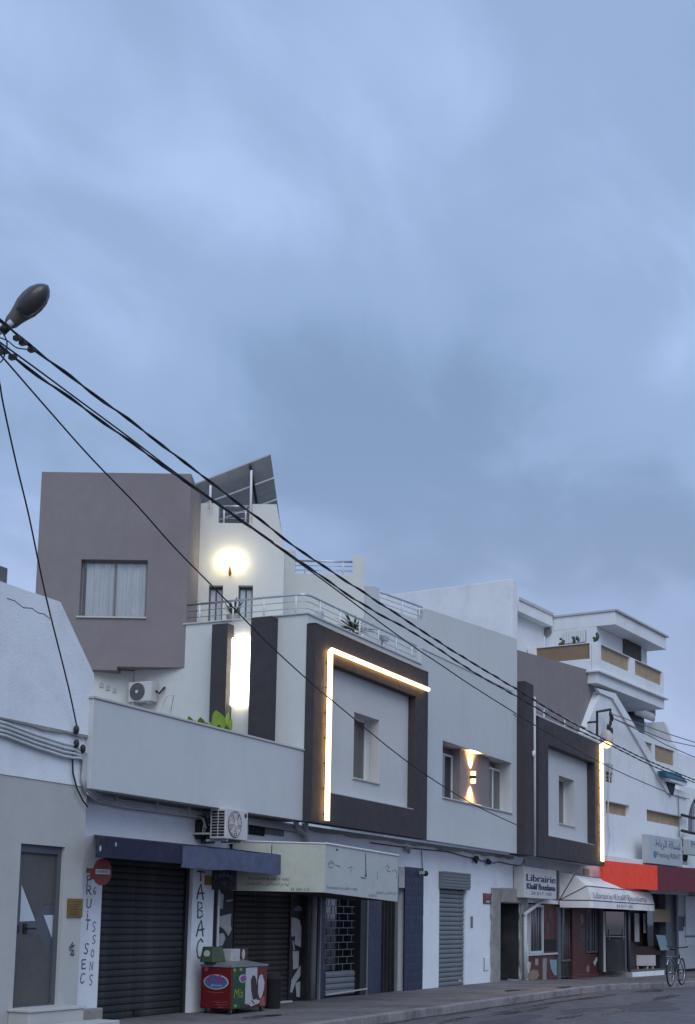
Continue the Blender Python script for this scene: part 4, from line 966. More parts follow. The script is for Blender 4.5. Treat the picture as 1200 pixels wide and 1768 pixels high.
cable('loose_wire', 'thin curling wire tying connectors on the uppermost cable', [(0, 583), (14, 589), (28, 600), (45, 603), (54, 603)], YCAB-0.05, 0.007)
cable('wall_cable', 'ragged dark cable running along the cracked band above grey shutter', [(640, 1455), (700, 1463), (737, 1467), (775, 1471), (800, 1478), (825, 1484), (850, 1490), (862, 1488), (880, 1492), (900, 1494), (905, 1484)], -0.05, 0.012)
for i, (a, b_) in enumerate([(823, 1484), (845, 1486), (704, 1466)]):
    q = F0.hit(a, b_, -0.08); b = MB()
    for k in range(5): b.ball((q[0]+rj.uniform(-.09, .09), -0.07, q[1]+rj.uniform(-.05, .05)), 0.05, 0.04, 0.05, 8, 6)
    tag(b.build('cable_joint', 'blackp' if i < 2 else 'conc', None, smooth=True), ['black taped cable joint on white wall above grey shutter', 'smaller black cable joint on white wall near concrete doorway', 'brown tangled cable joint above blue tiled pier'][i], 'cable joint')
qx, qz = F0.hit(732, 1508, -0.12)
sc_ = thing('security_camera', 'small dark camera on wall beside the blue tiled pier', 'camera', (qx, -0.02, qz))
MB().ball((qx+0.04, -0.14, qz), 0.06, 0.06, 0.06, 12, 8).build('housing', 'blackp', sc_, smooth=True); boxo('bracket', 'pipe', sc_, qx-0.06, qx+0.0, -0.14, -0.001, qz-0.02, qz+0.05)
cable('wall_cable', 'thin wire dropping down the white wall to the small camera', [(728, 1468), (729, 1490), (730, 1506)], -0.02, 0.008)

# ------------------------------------------------------------------ street lamp
lp = thing('street_lamp', 'grey cobra-head street lamp on a pole, unlit, cables tied to it', 'street lamp', (11.0, -2.2, 0.0))
A = at_depth(14, 562, 14.6); B = at_depth(72, 504, 14.6)
# oval head pointing across the street, tipped up
ax = B-A; ax /= np.linalg.norm(ax); view = (A+B)/2-EYE; view /= np.linalg.norm(view)
sd_ = np.cross(ax, view); sd_ /= np.linalg.norm(sd_); dp_ = np.cross(sd_, ax)
Lh = np.linalg.norm(B-A)*1.20
prof = [(0.0, 0.05), (0.08, 0.075), (0.2, 0.085), (0.30, 0.10), (0.45, 0.128), (0.6, 0.135), (0.75, 0.125), (0.88, 0.092), (0.96, 0.05), (1.0, 0.008)]
def shell(scale_d, wq, off):
    vs_, fs_ = [], []; seg_ = 18
    for t, r in prof:
        for k in range(seg_):
            a = 2*math.pi*k/seg_; c = A+ax*(t*Lh)
            vs_.append(c+sd_*(r*wq*math.cos(a))+dp_*(r*scale_d*math.sin(a)+off))
    for i in range(len(prof)-1):
        for k in range(seg_): fs_.append((i*seg_+k, i*seg_+(k+1) % seg_, (i+1)*seg_+(k+1) % seg_, (i+1)*seg_+k))
    fs_ += [tuple(range(seg_)), tuple(range((len(prof)-1)*seg_, len(prof)*seg_))]
    return MB().addw(vs_, fs_)
shell(0.8, 1.0, 0.05).build('housing', 'lampgrey', lp, smooth=True)
sv = prof; prof = [(0.32+0.66*t, r*0.95) for t, r in [(0.0, 0.085), (0.1, 0.105), (0.3, 0.125), (0.5, 0.128), (0.7, 0.115), (0.88, 0.082), (1.0, 0.01)]]
shell(0.75, 0.92, -0.012).build('bowl', 'lampbowl', lp, smooth=True); prof = sv
S_ = A-ax*0.02; S2 = at_depth(-25, 588, 14.6)
MB().tube([S2, S_, A+ax*0.06], 0.035, 10, world=True).build('arm', 'pipe', lp, smooth=True)
MB().tube([A-ax*0.10, A+ax*0.01], 0.05, 10, world=True).build('clamp', 'blackp', lp, smooth=True)
P0 = at_depth(-45, 600, 14.7)
MB().tube([(P0[0], P0[1], 0.0), (P0[0], P0[1], P0[2]+0.1)], 0.09, 12, world=True, r2=0.06).build('pole', 'pipe', lp, smooth=True)
MB().tube([(P0[0], P0[1], P0[2]+0.02), tuple(S2)], 0.035, 10, world=True).build('arm', 'pipe', lp, smooth=True)

# ------------------------------------------------------------------ white neighbouring house with balconies
FR = Frame(39.0, -0.05, -7.0)
def hr(px, py, y=0.0): return FR.hit(px, py, y)
def hrx(px, py, x): return FR.hitx(px, py, x)
wh = thing('white_house', 'white multi-storey house with tan balcony panels and sloping gable wall', 'house', FR.W((5, 2, 0)))
g1 = hr(1008, 1268); g2 = hr(1036.5, 1193); g3 = hr(1060, 1201); g4 = hr(1157, 1364); g5 = hr(1185, 1374)
ta = [hr(1046, 1395)[0], hr(1087, 1395)[0], hr(1087, 1411)[1], hr(1087, 1391)[1]]
tb = [hr(1116.7, 1410)[0], hr(1178.7, 1410)[0], hr(1147, 1423)[1], hr(1147, 1403.5)[1]]
lt = [hr(1045.5, 1335)[0], hr(1059, 1335)[0], hr(1052, 1351)[1], hr(1052, 1319)[1]]
zlow = 2.55
MB(FR).prism([(g1[0], zlow), (g5[0], zlow), (g5[0], g5[1]), (g4[0], g4[1]), g3, g2, g1], 0.0, 0.45, [rect(ta), rect(tb), rect(lt)]).build('gable_wall', 'whitehouse', wh, 0.01)
out_ = [hr(a, b, -0.05) for a, b in [(1029, 1188), (1062, 1197), (1160, 1360), (1191, 1370)]]
inn_ = [hr(a, b, -0.05) for a, b in [(1191, 1380), (1152, 1369), (1057, 1206), (1036, 1197)]]
MB(FR).prism(out_+inn_, -0.07, 0.02).build('gable_trim', 'whitehouse', wh, 0.012)
def tan_panel(parent, x0, x1, z0, z1, y, n, fr=FR):
    p = boxo('slat_panel', 'tan_gap', parent, x0, x1, y+0.07, y+0.10, z0, z1, fr)
    b = MB(fr); w = (x1-x0)/n
    for k in range(n): b.box(x0+k*w+w*0.14, x0+k*w+w*0.86, y, y+0.069, z0+0.002, z1-0.002)
    o = b.build('slat', 'tan', p); o['kind'] = 'stuff'; return p
tan_panel(wh, ta[0]-0.05, ta[1], ta[2], ta[3], 0.14, 18); tan_panel(wh, tb[0], tb[1], tb[2], tb[3], 0.14, 30)
lp_ = boxo('lattice_block', 'tan', wh, lt[0], lt[1], 0.06, 0.30, lt[2], lt[3], FR)
for i in range(3):
    for j in range(5):
        cx = lt[0]+(lt[1]-lt[0])*(i+0.5)/3; cz = lt[2]+(lt[3]-lt[2])*(j+0.5)/5.4; a = (lt[1]-lt[0])/8; c = (lt[3]-lt[2])/14
        MB(FR).prism([(cx-a, cz), (cx, cz-c), (cx+a, cz), (cx, cz+c)], 0.052, 0.07).build('lattice_hole', 'blackin', lp_)
MB(FR).box(lt[0]-0.04, lt[1]+0.04, 0.02, 0.058, lt[3]-0.25, lt[3]+0.02).build('lattice_cap', 'beige', lp_)
# upper balcony: fascia, cornice, panelled parapet
xL = hr(1031, 1165, -0.1)[0]; xR = hr(1147, 1210, -0.1)[0]
zc_ = hr(1031, 1157, -0.1)[1]; zf_ = hr(1031, 1179, -0.1)[1]; zp_ = hr(1031, 1108, -0.1)[1]
MB(FR).box(xL, xR, -0.1, 7.5, zf_, zc_-0.07).build('balcony_slab', 'whitehouse', wh, 0.01)
MB(FR).box(xL-0.12, xR+0.12, -0.22, 7.6, zc_-0.069, zc_).build('cornice', 'whitehouse', wh, 0.015)
zt0 = hr(1037.5, 1139, -0.1)[1]; zt1 = hr(1038, 1112.5, -0.1)[1]
pA = [hr(1038, 1125, -0.1)[0], hr(1088, 1140, -0.1)[0], zt0, zt1]; pB = [hr(1096.6, 1150, -0.1)[0], hr(1143.5, 1168, -0.1)[0], zt0, zt1]
MB(FR).prism(rect([xL, xR, zc_+0.001, zp_]), -0.1, 0.08, [rect(pA), rect(pB)]).build('parapet', 'whitehouse', wh, 0.01)
tan_panel(wh, pA[0], pA[1], pA[2], pA[3], -0.02, 26); tan_panel(wh, pB[0], pB[1], pB[2], pB[3], -0.02, 26)
yk1 = hrx(1024, 1120, xL)[0]; yk2 = hrx(926, 1130, xL)[0]
FS = Frame(*FR.W((xL, 0, 0))[:2], 83.0)                 # along the side of the balcony: local x runs into depth
MB(FS).prism([(0.09, zc_+0.001), (yk2+0.3, zc_+0.001), (yk2+0.3, zp_), (0.09, zp_)], -0.17, -0.001, [[(yk1+0.12, zt0), (yk2, zt0), (yk2, zt1), (yk1+0.12, zt1)]]).build('parapet', 'whitehouse', wh, 0.01)
FT = Frame(*FR.W((xL+0.02, 0, 0))[:2], 83.0)
tan_panel(wh, yk1+0.12, yk2, zt0, zt1, -0.13, 15, FT)
# roof pavilion
yroof = -0.15
xq, zq1 = hr(1062, 1053, yroof); zq0 = hr(1060.5, 1077, yroof)[1]; xq2 = hr(1150, 1105, yroof)[0]
yk3 = hrx(941, 1076, xq)[0]; ywall = hrx(1030, 1100, xq)[0]
MB(FR).box(xq, xq2, yroof, yk3, zq0, zq1-0.04).build('roof_slab', 'whitehouse', wh, 0.01)
MB(FR).box(xq-0.05, xq2+0.08, yroof-0.08, yk3, zq1-0.039, zq1+0.03).build('roof_edge', 'coping', wh, 0.01)
xw2 = hr(1117, 1140, ywall)[0]
MB(FR).box(xq+0.003, xw2, ywall, yk3, zc_, zq0-0.002).build('pavilion_wall', 'whitehouse', wh)
wa = [hr(1075, 1115, ywall)[0], hr(1104, 1120, ywall)[0], hr(1090, 1136, ywall)[1], hr(1076, 1101, ywall)[1]]
w_ = boxo('shuttered_window', 'darkwin', wh, wa[0], wa[1], ywall-0.06, ywall-0.002, wa[2], wa[3], FR)
for k in range(8):
    zz0 = wa[2]+(wa[3]-wa[2])*k/8; boxo('louvre', 'darkwin', w_, wa[0]+0.03, wa[1]-0.03, ywall-0.08, ywall-0.061, zz0+0.01, zz0+(wa[3]-wa[2])/8-0.03, FR)
FP = Frame(*FR.W((xq, 0, 0))[:2], 83.0)
u0, v0 = hrx(1012, 1102, xq)[0], 0; u1 = hrx(975, 1102, xq)[0]; za = hrx(992, 1110, xq)[1]; zb_ = hrx(992, 1090, xq)[1]
w_ = boxo('grilled_window', 'darkwin', wh, u0, u1, 0.002, 0.03, za, zb_, FP)
w_.data.materials[0] = M['doorgrey']
for k in range(9):
    x = u0+(u1-u0)*(k+0.5)/9; boxo('window_bar', 'whitemetal', w_, x-0.035, x+0.035, 0.031, 0.05, za, zb_, FP)
vc = hrx(945, 1091, xq); MB(FP).disc((vc[0], 0.02, vc[1]), 0.16, 'y', 0.05, 18).build('round_vent', 'conc', wh)
for (a, b_, s_) in [(967.5, 1111, 0.10), (995, 1108, 0.09), (1029, 1102, 0.10)]:
    q = hrx(a, b_, xL+0.15); bb = MB(FR)
    for k in range(6): bb.ball((xL+0.15+rj.uniform(-.06, .06), q[0]+rj.uniform(-.1, .1), q[1]+rj.uniform(-.1, .14)), s_*rj.uniform(.3, .8), s_*0.5, s_*rj.uniform(.4, 1.0), 7, 5)
    tag(bb.build('potted_plant', 'leafd', None), 'small dark potted plant on the white house balcony rail', 'plant', 'plants on the white balcony rail')
# room and blank wall beyond the modern house's attic
xv = hr(896, 1080, yk3-0.3)[0]
zr1 = hr(897, 1034, yk3-0.3)[1]; zr0 = hr(897, 1056, yk3-0.3)[1]
MB(FR).box(xv, xq-0.06, yk3-0.3, yk3+4, zr0, zr1).build('roof_slab', 'whitehouse', wh, 0.01)
MB(FR).box(xv, xq-0.08, yk3+0.0, yk3+4, zc_-1.5, zr0-0.002).build('rear_room', 'whitehouse', wh)
MB(FR).box(xv, xq-0.08, yk3-0.34, yk3-0.3, zr1-0.05, zr1+0.04).build('roof_edge', 'coping', wh)
xb_ = hr(894.5, 1050, yk3-0.5)[0]
zz_t = hr(894.5, 1004, yk3-0.5)[1]
bw_ = thing('white_block', 'blank white wall block rising behind the grey facade, against the sky', 'building', FR.W((xb_, yk3+3, 0)))
MB(FR).box(xb_-0.4, xb_-0.02, yk3-0.5, yk3+12, 0, zz_t).build('wall', 'whitehouse', bw_, 0.02)
MB(FR).box(xb_-0.02, xb_+2.5, yk3+4.2, yk3+12, 0, zz_t-0.5).build('wall', 'whitehouse', bw_, 0.02)
# recessed first-floor balcony
yB1 = 1.5
MB(FR).box(xL+0.3, xR, yB1, 7.4, 2.6, zf_-0.002).build('rear_wall', 'whitehouse', wh)
dq = [hr(1076, 1240, yB1)[0], hr(1110, 1240, yB1)[0], hr(1090, 1330, yB1)[1], hr(1078, 1222, yB1)[1]]
dd = boxo('balcony_door', 'darkwin', wh, dq[0], dq[1], yB1-0.05, yB1-0.002, dq[2], dq[3], FR)
boxo('shutter_box', 'darkwin', dd, dq[0]-0.2, dq[1]+0.2, yB1-0.40, yB1-0.002, dq[3]-0.05, dq[3]+0.55, FR)
bb = MB(FR)
for k in range(8): bb.ball((dq[0]+(dq[1]-dq[0])*(k+0.5)/8, yB1-0.42, dq[3]-0.15), 0.16, 0.06, 0.16, 8, 6)
bb.build('scallop_trim', 'paper', dd)
boxo('curtain', 'greyink', dd, dq[0]+0.2, dq[1]-0.1, yB1-0.09, yB1-0.06, dq[2], dq[3]-0.2, FR)
xS = hr(1167, 1300, 0.46)[0]
sw = [hrx(a, b_, xS) for a, b_ in [(1147, 1221), (1167, 1292)]]
FQ = Frame(*FR.W((xS, 0, 0))[:2], 83.0)
MB(FQ).prism([(yB1+3.5, zf_-0.003), (sw[0][0], zf_-0.003), (0.47, sw[1][1]), (0.47, 2.6), (yB1+3.5, 2.6)], -0.25, 0.0).build('side_wall', 'whitehouse', wh, 0.01)
MB(FR).box(xR, xS, yB1, 7.4, 2.6, zf_-0.004).build('rear_wall', 'whitehouse', wh)
ytb = 0.46
tc_ = [hr(1100, 1290, ytb)[0], hr(1126.5, 1290, ytb)[0], hr(1127, 1313, ytb)[1], hr(1107, 1276, ytb)[1]]
td_ = [hr(1131, 1300, ytb)[0], hr(1164.5, 1300, ytb)[0], hr(1164, 1323, ytb)[1], hr(1131, 1286, ytb)[1]]
zt_r = td_[3]; zt_b = td_[2]
MB(FR).prism([(hr(1085, 1300, ytb)[0], 2.6), (hr(1168, 1300, ytb)[0], 2.6), (hr(1168, 1300, ytb)[0], zt_r+0.25), (hr(1085, 1300, ytb)[0], zt_r+0.25)], ytb, ytb+0.2,
             [rect([tc_[0], tc_[1], zt_b, zt_r]), rect([td_[0], td_[1], zt_b, zt_r])]).build('parapet', 'whitehouse', wh, 0.01)
tan_panel(wh, tc_[0], tc_[1], zt_b, zt_r, ytb+0.06, 14); tan_panel(wh, td_[0], td_[1], zt_b, zt_r, ytb+0.06, 20)
# teal tarpaulin over a small bay
tq = [hr(a, b_, -0.25) for a, b_ in [(1141, 1331), (1169, 1336), (1183, 1351), (1146, 1341)]]
MB(FR).prism(tq, -0.35, -0.12).build('tarpaulin', 'teal', wh, 0.01)
bq = [hr(a, b_, -0.10) for a, b_ in [(1146, 1341), (1183, 1352), (1178, 1358), (1160, 1373), (1152, 1352)]]
MB(FR).prism([hr(a, b_, -0.12) for a, b_ in [(1151, 1349), (1167, 1354), (1163, 1373), (1160, 1372)]], -0.11, -0.08).build('bay_opening', 'shutter', wh)
MB(FR).prism([hr(a, b_, -0.12) for a, b_ in [(1147, 1341.5), (1184, 1351.5), (1176, 1357), (1150, 1349)]], -0.30, -0.08).build('bay_lintel', 'whitehouse', wh)

# far house at the end of the street
fh = thing('far_house', 'pale house with grey archway beyond the white house', 'house', FR.W((20, 2, 0)))
xf = hr(1164, 1320, 0.7)[0]; xg = g5[0]+0.1
zfar = hr(1185, 1303, 0.7)[1]
ha0 = hr(1187.5, 1400, 0.3)[0]; ha1 = ha0+3.2; za0 = hr(1190, 1440, 0.3)[1]; za1 = hr(1198, 1384, 0.3)[1]
arch = [(ha0, za0)]+[(ha1, za0)]+[(ha0+1.6+1.6*math.cos(t), za1-0.9+1.2*math.sin(t)) for t in np.linspace(0, math.pi, 14)]
MB(FR).prism([(xg, 0), (xg+16, 0), (xg+16, hr(1190, 1360, 0.3)[1]), (xg, hr(1190, 1360, 0.3)[1])], 0.3, 0.6, [arch]).build('front_wall', 'whitehouse', fh)
MB(FR).box(xf, xf+18, 0.75, 8, 0.0, zfar).build('upper_wall', 'whitehouse', fh)
MB(FR).box(xg, xg+10, 0.735, 0.748, za0-0.5, za1+0.5).build('arch_back', 'greyink', fh)
q = hr(1196, 1412, 0.7); boxo('window_leaf', 'frost', fh, q[0], q[0]+2.5, 0.62, 0.73, hr(1196, 1437, 0.7)[1], hr(1196, 1386, 0.7)[1], FR)
# brackets and clutter at the corner of the two houses
for k, (a, b_, c_) in enumerate([(1177, 1407, 1200), (1177, 1434, 1200)]):
    q = hr(a, b_, -0.2); q2 = hr(c_, b_, -0.2)
    tag(MB(FR).tube([(q[0], -0.2, q[1]), (q2[0], -0.2, q[1]-0.02)], 0.05, 6).build('iron_bracket', 'blackp', None), ['upper black iron bar at the corner of the white house', 'lower black iron bar above the small sign at white house corner'][k], 'bracket')
for k in range(6):
    q = hr(1184+rj.uniform(-2, 3), 1450+k*6, -0.15)
    MB(FR).ball((q[0], -0.12, q[1]), 0.13, 0.1, 0.16, 8, 6).build('fittings', 'blackp' if k % 2 else 'ac', fh)

# ------------------------------------------------------------------ red canopy and laundry
CYA = -0.52; CYB = -1.22
cA = F0.hit(1040, 1490, CYA); cB = F0.hit(1135, 1495, CYB); zc0 = F0.hit(1136, 1537, CYB)[1]; zc1 = cB[1]
_ang = math.degrees(math.atan2(CYB-CYA, cB[0]-cA[0])); FE = Frame(cA[0], CYA, _ang); lenE = math.hypot(cB[0]-cA[0], CYB-CYA)
FC = Frame(cB[0], CYB, -24.0)
rcan = thing('shop_canopy', 'red box canopy over the laundry, orange-lit end beside the lit strip', 'canopy', (cB[0], -0.5, zc0))
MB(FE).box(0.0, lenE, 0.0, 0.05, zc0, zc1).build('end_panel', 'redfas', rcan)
MB(FC).box(0.01, 14.0, 0.0, 0.05, zc0-0.02, zc1).build('front_panel', 'maroon', rcan)
_e = FC.W((13.9, 0.05, 0))
for zq_ in (zc1-0.05, zc0+0.06):
    MB().addw([(cA[0], 0.0, zq_), (cB[0], CYB+0.05, zq_), (_e[0], _e[1], zq_), (_e[0]+1, 0.0, zq_)], [(0, 1, 2, 3)]).build('deck', 'shutter', rcan)
# ledge and laundry sign above it
MB(FR).box(hr(1048, 1480, -0.3)[0], hr(1190, 1490, -0.3)[0], -0.35, -0.001, hr(1120, 1494, -0.3)[1]-0.05, hr(1120, 1486, -0.3)[1]).build('ledge', 'whitehouse', wh, 0.01)
ys = -0.55
sg = [hr(1120, 1470, ys)[0], hr(1178.5, 1470, ys)[0], hr(1122, 1486, ys)[1]-0.08, hr(1121, 1440.5, ys)[1]]
ls = thing('laundry_sign', 'pale boxed laundry sign with blue Arabic and Latin lettering above red canopy', 'sign', FR.W(((sg[0]+sg[1])/2, ys, sg[2])))
MB(FR).box(sg[0], sg[1], ys, ys+0.22, sg[2], sg[3]).build('box', 'signlaund', ls, 0.012)
def arab(codes): return ''.join(chr(c) for c in reversed(codes))
AR1 = arab([0xFECF, 0xFEB4, 0xFE8E, 0xFEDF, 0xFE94, 0x20, 0xFE8D, 0xFEDF, 0xFEAE, 0xFE91, 0xFE8E, 0xFEC1])
AR2 = arab([0xFEDF, 0xFEEE, 0xFE8D, 0xFEAF, 0xFEE1, 0x20, 0xFE8D, 0xFEDF, 0xFEE4, 0xFED8, 0xFE8E, 0xFEEB, 0xFEF2, 0x20, 0xFEED, 0x20, 0xFE8D, 0xFEDF, 0xFEE4, 0xFEC4, 0xFE8E, 0xFECB, 0xFEE2])
W_ = sg[1]-sg[0]; H_ = sg[3]-sg[2]
text_mesh(AR1, W_*0.76, H_*0.36, FR, sg[0]+W_*0.18, ys-0.003, sg[2]+H_*0.53, 'navyink', ls)
text_mesh('Pressing RIBAT', W_*0.70, H_*0.24, FR, sg[0]+W_*0.22, ys-0.003, sg[2]+H_*0.20, 'navyink', ls)
MB(FR).disc((sg[0]+W_*0.17, ys-0.003, sg[2]+H_*0.33), 0.12, 'y', 0.004, 14).build('emblem', 'logoblue', ls)
sgx = hr(1189.5, 1465, ys)[0]
l2 = thing('small_sign', 'edge of a second pale laundry sign beside iron bars', 'sign', FR.W((sgx+0.8, ys, hr(1195, 1475, ys)[1])))
z_a = hr(1195, 1476, ys)[1]; z_b = hr(1195, 1450, ys)[1]
MB(FR).box(sgx, sgx+2.2, ys, ys+0.2, z_a, z_b).build('box', 'signlaund', l2, 0.01)
text_mesh('Pressing', 1.7, 0.28, FR, sgx+0.25, ys-0.003, z_a+0.18, 'navyink', l2)

# laundry front under the canopy
yf = 0.25
lf = thing('laundry_shop', 'dim laundry shop with glass and pale door panels under red canopy', 'shop', FR.W((6, yf, 0)))
zsoff = zc0+0.08
def frb(name, m, pa_, pb_, pt_, pb2, y0, y1, parent=lf, bevel=0.0):
    a = hr(pa_, 1620, y0)[0]; b = hr(pb_, 1620, y0)[0]; z1 = hr((pa_+pb_)/2, pt_, y0)[1]; z0 = hr((pa_+pb_)/2, pb2, y0)[1]
    return MB(FR).box(a, b, y0, y1, max(z0, -0.1), z1).build(name, m, parent, bevel)
MB(FR).box(-0.6, 16, yf+0.9, yf+1.1, 0.1, 3.3).build('back_wall', 'shutter', lf)
frb('wood_wall', 'icebrown', 1086, 1120, 1545, 1672, yf+0.3, yf+0.4)
frb('dark_glass', 'shopglass', 1118, 1152, 1545, 1680, yf+0.12, yf+0.15)
frb('pillar', 'doorgrey', 1150, 1170, 1540, 1690, yf-0.1, yf+0.2)
frb('door_post', 'doorgrey', 1169, 1172, 1540, 1690, yf-0.2, yf)
frb('door_panel', 'frost', 1172, 1184, 1600, 1668, yf-0.12, yf-0.05)
frb('door_panel', 'frost', 1185, 1215, 1548, 1668, yf-0.15, yf-0.08)
frb('door_panel', 'signlaund', 1171.5, 1184, 1545, 1582, yf-0.1, yf-0.05)
frb('poster', 'navyplate', 1172, 1180.5, 1582, 1607, yf-0.17, yf-0.14)
frb('door_panel', 'greyink', 1185, 1216, 1615, 1618, yf-0.17, yf-0.15)
frb('lower_panel', 'signlaund', 1172, 1215, 1632, 1672, yf-0.19, yf-0.16)
frb('notice', 'paper', 1096.5, 1104, 1577, 1626, yf+0.20, yf+0.22)
frb('notice', 'paper', 1112, 1119, 1577, 1611, yf+0.20, yf+0.22)
tag(frb('cardboard_sheet', 'card', 1129, 1158, 1570, 1592, yf-0.3, yf-0.28, None), 'brown cardboard sheet hung on the dark laundry window', 'cardboard')
pl = MB(FR).prism([hr(a, b_, yf-0.2) for a, b_ in [(1132, 1614), (1148, 1615), (1153, 1640), (1140, 1641)]], yf-0.22, yf-0.2).build('paper_board', 'paperb', None)
tag(pl, 'pale blue board leaning in the laundry entrance', 'board')
# platform: two faces meeting at the corner post
pzl = pz-0.17
c0_ = ground_hit(1092, 1687, pzl); cl_ = ground_hit(1034, 1684, pzl); cr_ = ground_hit(1146, 1683, pzl)
zpl = pzl+0.14
plat = MB(); P_ = [cl_, c0_, cr_, np.array([cr_[0]+6, cr_[1]+1.0, 0]), np.array([cl_[0]+9, 0.9, 0]), np.array([cl_[0]+0.1, 0.9, 0])]
n = len(P_)
plat.addw([(p[0], p[1], -0.3) for p in P_]+[(p[0], p[1], zpl) for p in P_], [tuple(range(n)), tuple(range(n, 2*n))]+[(i, (i+1) % n, n+(i+1) % n, n+i) for i in range(n)])
plat.build('platform', 'pave', lf)
for (a, b_, m_q) in [(cl_, c0_, 'beige'), (c0_, cr_, 'white')]:
    dvec = b_-a; ln = math.hypot(dvec[0], dvec[1]); fr = Frame(a[0], a[1], math.degrees(math.atan2(dvec[1], dvec[0])))
    MB(fr).box(0, ln, -0.02, 0.0, -0.2, zpl+0.004).build('riser', m_q, lf)
_px = F0.hit(1086, 1640, -0.62); pc = (_px[0]-0.1, -0.72)
MB().tube([(pc[0]+0.1, pc[1]+0.1, zpl), (pc[0]+0.1, pc[1]+0.1, zsoff)], 0.05, 10).build('corner_post', 'doorgrey', lf, smooth=True)
def gnd_y(px, py, z): g = ground_hit(px, py, z); return g
# glass door frame left of the post
gA = (38.9, -0.35); 
fd = thing('glass_door', 'half glazed shop door with pale frame standing open under cream awning', 'door', (38.7, -0.2, zpl))
FD = Frame(*F0.W((F0.hit(1041, 1620, -0.05)[0], -0.05, 0))[:2], -60.0)
def fdx(px, py): return FD.hit(px, py)
dA = fdx(1041, 1620)[0]; dB = fdx(1081, 1620)[0]; dt = fdx(1060, 1574)[1]; dbm = zpl
MB(FD).box(dA, dA+0.07, -0.04, 0.04, dbm, dt).build('stile', 'coping', fd, 0.006)
MB(FD).box(dB-0.05, dB, -0.03, 0.03, dbm, dt).build('stile', 'doorgrey', fd)
MB(FD).box(dA+0.09, dB-0.05, -0.03, 0.03, fdx(1060, 1617)[1]-0.02, fdx(1060, 1617)[1]+0.02).build('push_bar', 'shutm', fd)
MB(FD).box(dA+0.1, dB-0.06, -0.02, 0.02, dbm+0.05, fdx(1060, 1620)[1]).build('panel', 'shutter', fd)
MB(FD).box(dA+0.1, dB-0.06, -0.005, 0.005, fdx(1060, 1614)[1], dt).build('pane', 'shopglass', fd)
for k in (0.25, 0.85):
    x = dA+(dB-dA)*k; MB(FD).tube([(x, -0.05, fdx(1060, 1617)[1]-0.1), (x, -0.05, fdx(1060, 1604)[1])], 0.012, 6).build('handle', 'shutm', fd)
# white chest on the platform
bxf = gnd_y(1117, 1673, zpl); FWB = Frame(bxf[0], bxf[1], -30.0)
wx0, wz0 = FWB.hit(1099.5, 1668); wx1 = FWB.hit(1132.5, 1668)[0]; wz1 = FWB.hit(1116, 1649)[1]
cb = thing('white_chest', 'low white chest on feet in the laundry entrance', 'chest', FWB.W(((wx0+wx1)/2, 0.2, zpl)))
wz0 = zpl+0.10
MB(FWB).box(wx0, wx1, 0.0, 0.45, wz0, wz1).build('body', 'whitebox', cb, 0.012)
MB(FWB).box(wx0-0.15, wx1+0.3, 0.05, 0.55, wz1+0.002, wz1+0.28).build('wooden_top', 'icebrown', cb, 0.01)
for x in (wx0+0.08, wx0+(wx1-wx0)*0.6, wx1-0.1): MB(FWB).box(x, x+0.05, 0.05, 0.4, zpl, wz0+0.001).build('foot', 'whitebox', cb)

# ------------------------------------------------------------------ bookshop front
bf = thing('bookshop', 'red panelled bookshop with barred windows beneath cream awning', 'shop', (35.8, 0.2, 0.13))
YK = 0.06
def bk(name, m, pa_, pb_, pt_, pb2, y0=YK, y1=YK+0.06, parent=bf, bevel=0.0):
    pm = (pa_+pb_)/2; a = xz(pa_, (pt_+pb2)/2, y0)[0]; b = xz(pb_, (pt_+pb2)/2, y0)[0]; z1 = xz(pm, pt_, y0)[1]; z0 = xz(pm, pb2, y0)[1]
    return boxo(name, m, parent, a, b, y0, y1, max(z0, -0.06), min(z1, z5+0.1), bevel=bevel)
boxo('interior', 'blackin', bf, s5a-0.2, s5b+0.1, 0.75, 0.78, 0.1, z5+0.3)
def barred(pa_, pb_, pt_, pb2, nbar, frame='pipe'):
    a = xz(pa_, 1610, YK)[0]; b = xz(pb_, 1610, YK)[0]; z1 = xz((pa_+pb_)/2, pt_, YK)[1]; z0 = xz((pa_+pb_)/2, pb2, YK)[1]
    f = MB().prism(rect([a, b, z0, z1]), YK-0.02, YK+0.04, [rect([a+0.07, b-0.07, z0+0.06, z1-0.06])]).build('barred_window', frame, bf)
    for k in range(nbar):
        x = a+0.07+(b-a-0.14)*(k+0.5)/nbar; MB().tube([(x, YK, z0+0.06), (x, YK, z1-0.06)], 0.018, 6).build('bar', 'shutm', f, smooth=True)
    boxo('pane', 'shopglass', f, a+0.07, b-0.07, YK+0.06, YK+0.065, z0+0.06, z1-0.06); return f
barred(913.5, 937.5, 1562, 1646, 5)
bk('red_panel', 'redshop', 938, 963, 1560, 1646, YK+0.02, YK+0.06)
bk('red_panel', 'redshop', 911, 963.5, 1649, 1692)
bk('sill_strip', 'pipe', 911, 963, 1646, 1649, YK-0.04, YK)
bk('poster', 'blackin', 940, 962, 1622, 1642, YK+0.01, YK+0.02); bk('poster', 'icebrown', 942, 947, 1594, 1612, YK+0.01, YK+0.02)
bk('poster', 'icebrown', 947, 952, 1566, 1585, YK+0.01, YK+0.02)
for pts_, m_ in [([(914, 1680), (918, 1674), (928, 1675), (931, 1684), (927, 1690), (918, 1692), (912, 1690)], 'card'), ([(924, 1655), (929, 1655), (929, 1667), (924, 1666)], 'conc'), ([(937, 1655), (944, 1654), (943, 1692), (937, 1692)], 'conc'), ([(949, 1657), (962, 1657), (963, 1684), (957, 1684), (951, 1672)], 'paperb'), ([(912, 1660), (917, 1662), (914, 1680), (912, 1680)], 'paper')]:
    ppoly(pts_, YK-0.001, m_, bf, 'peeling_poster')
bk('door_post', 'doorgrey', 964, 968.5, 1565, 1692, YK-0.05, YK+0.08)
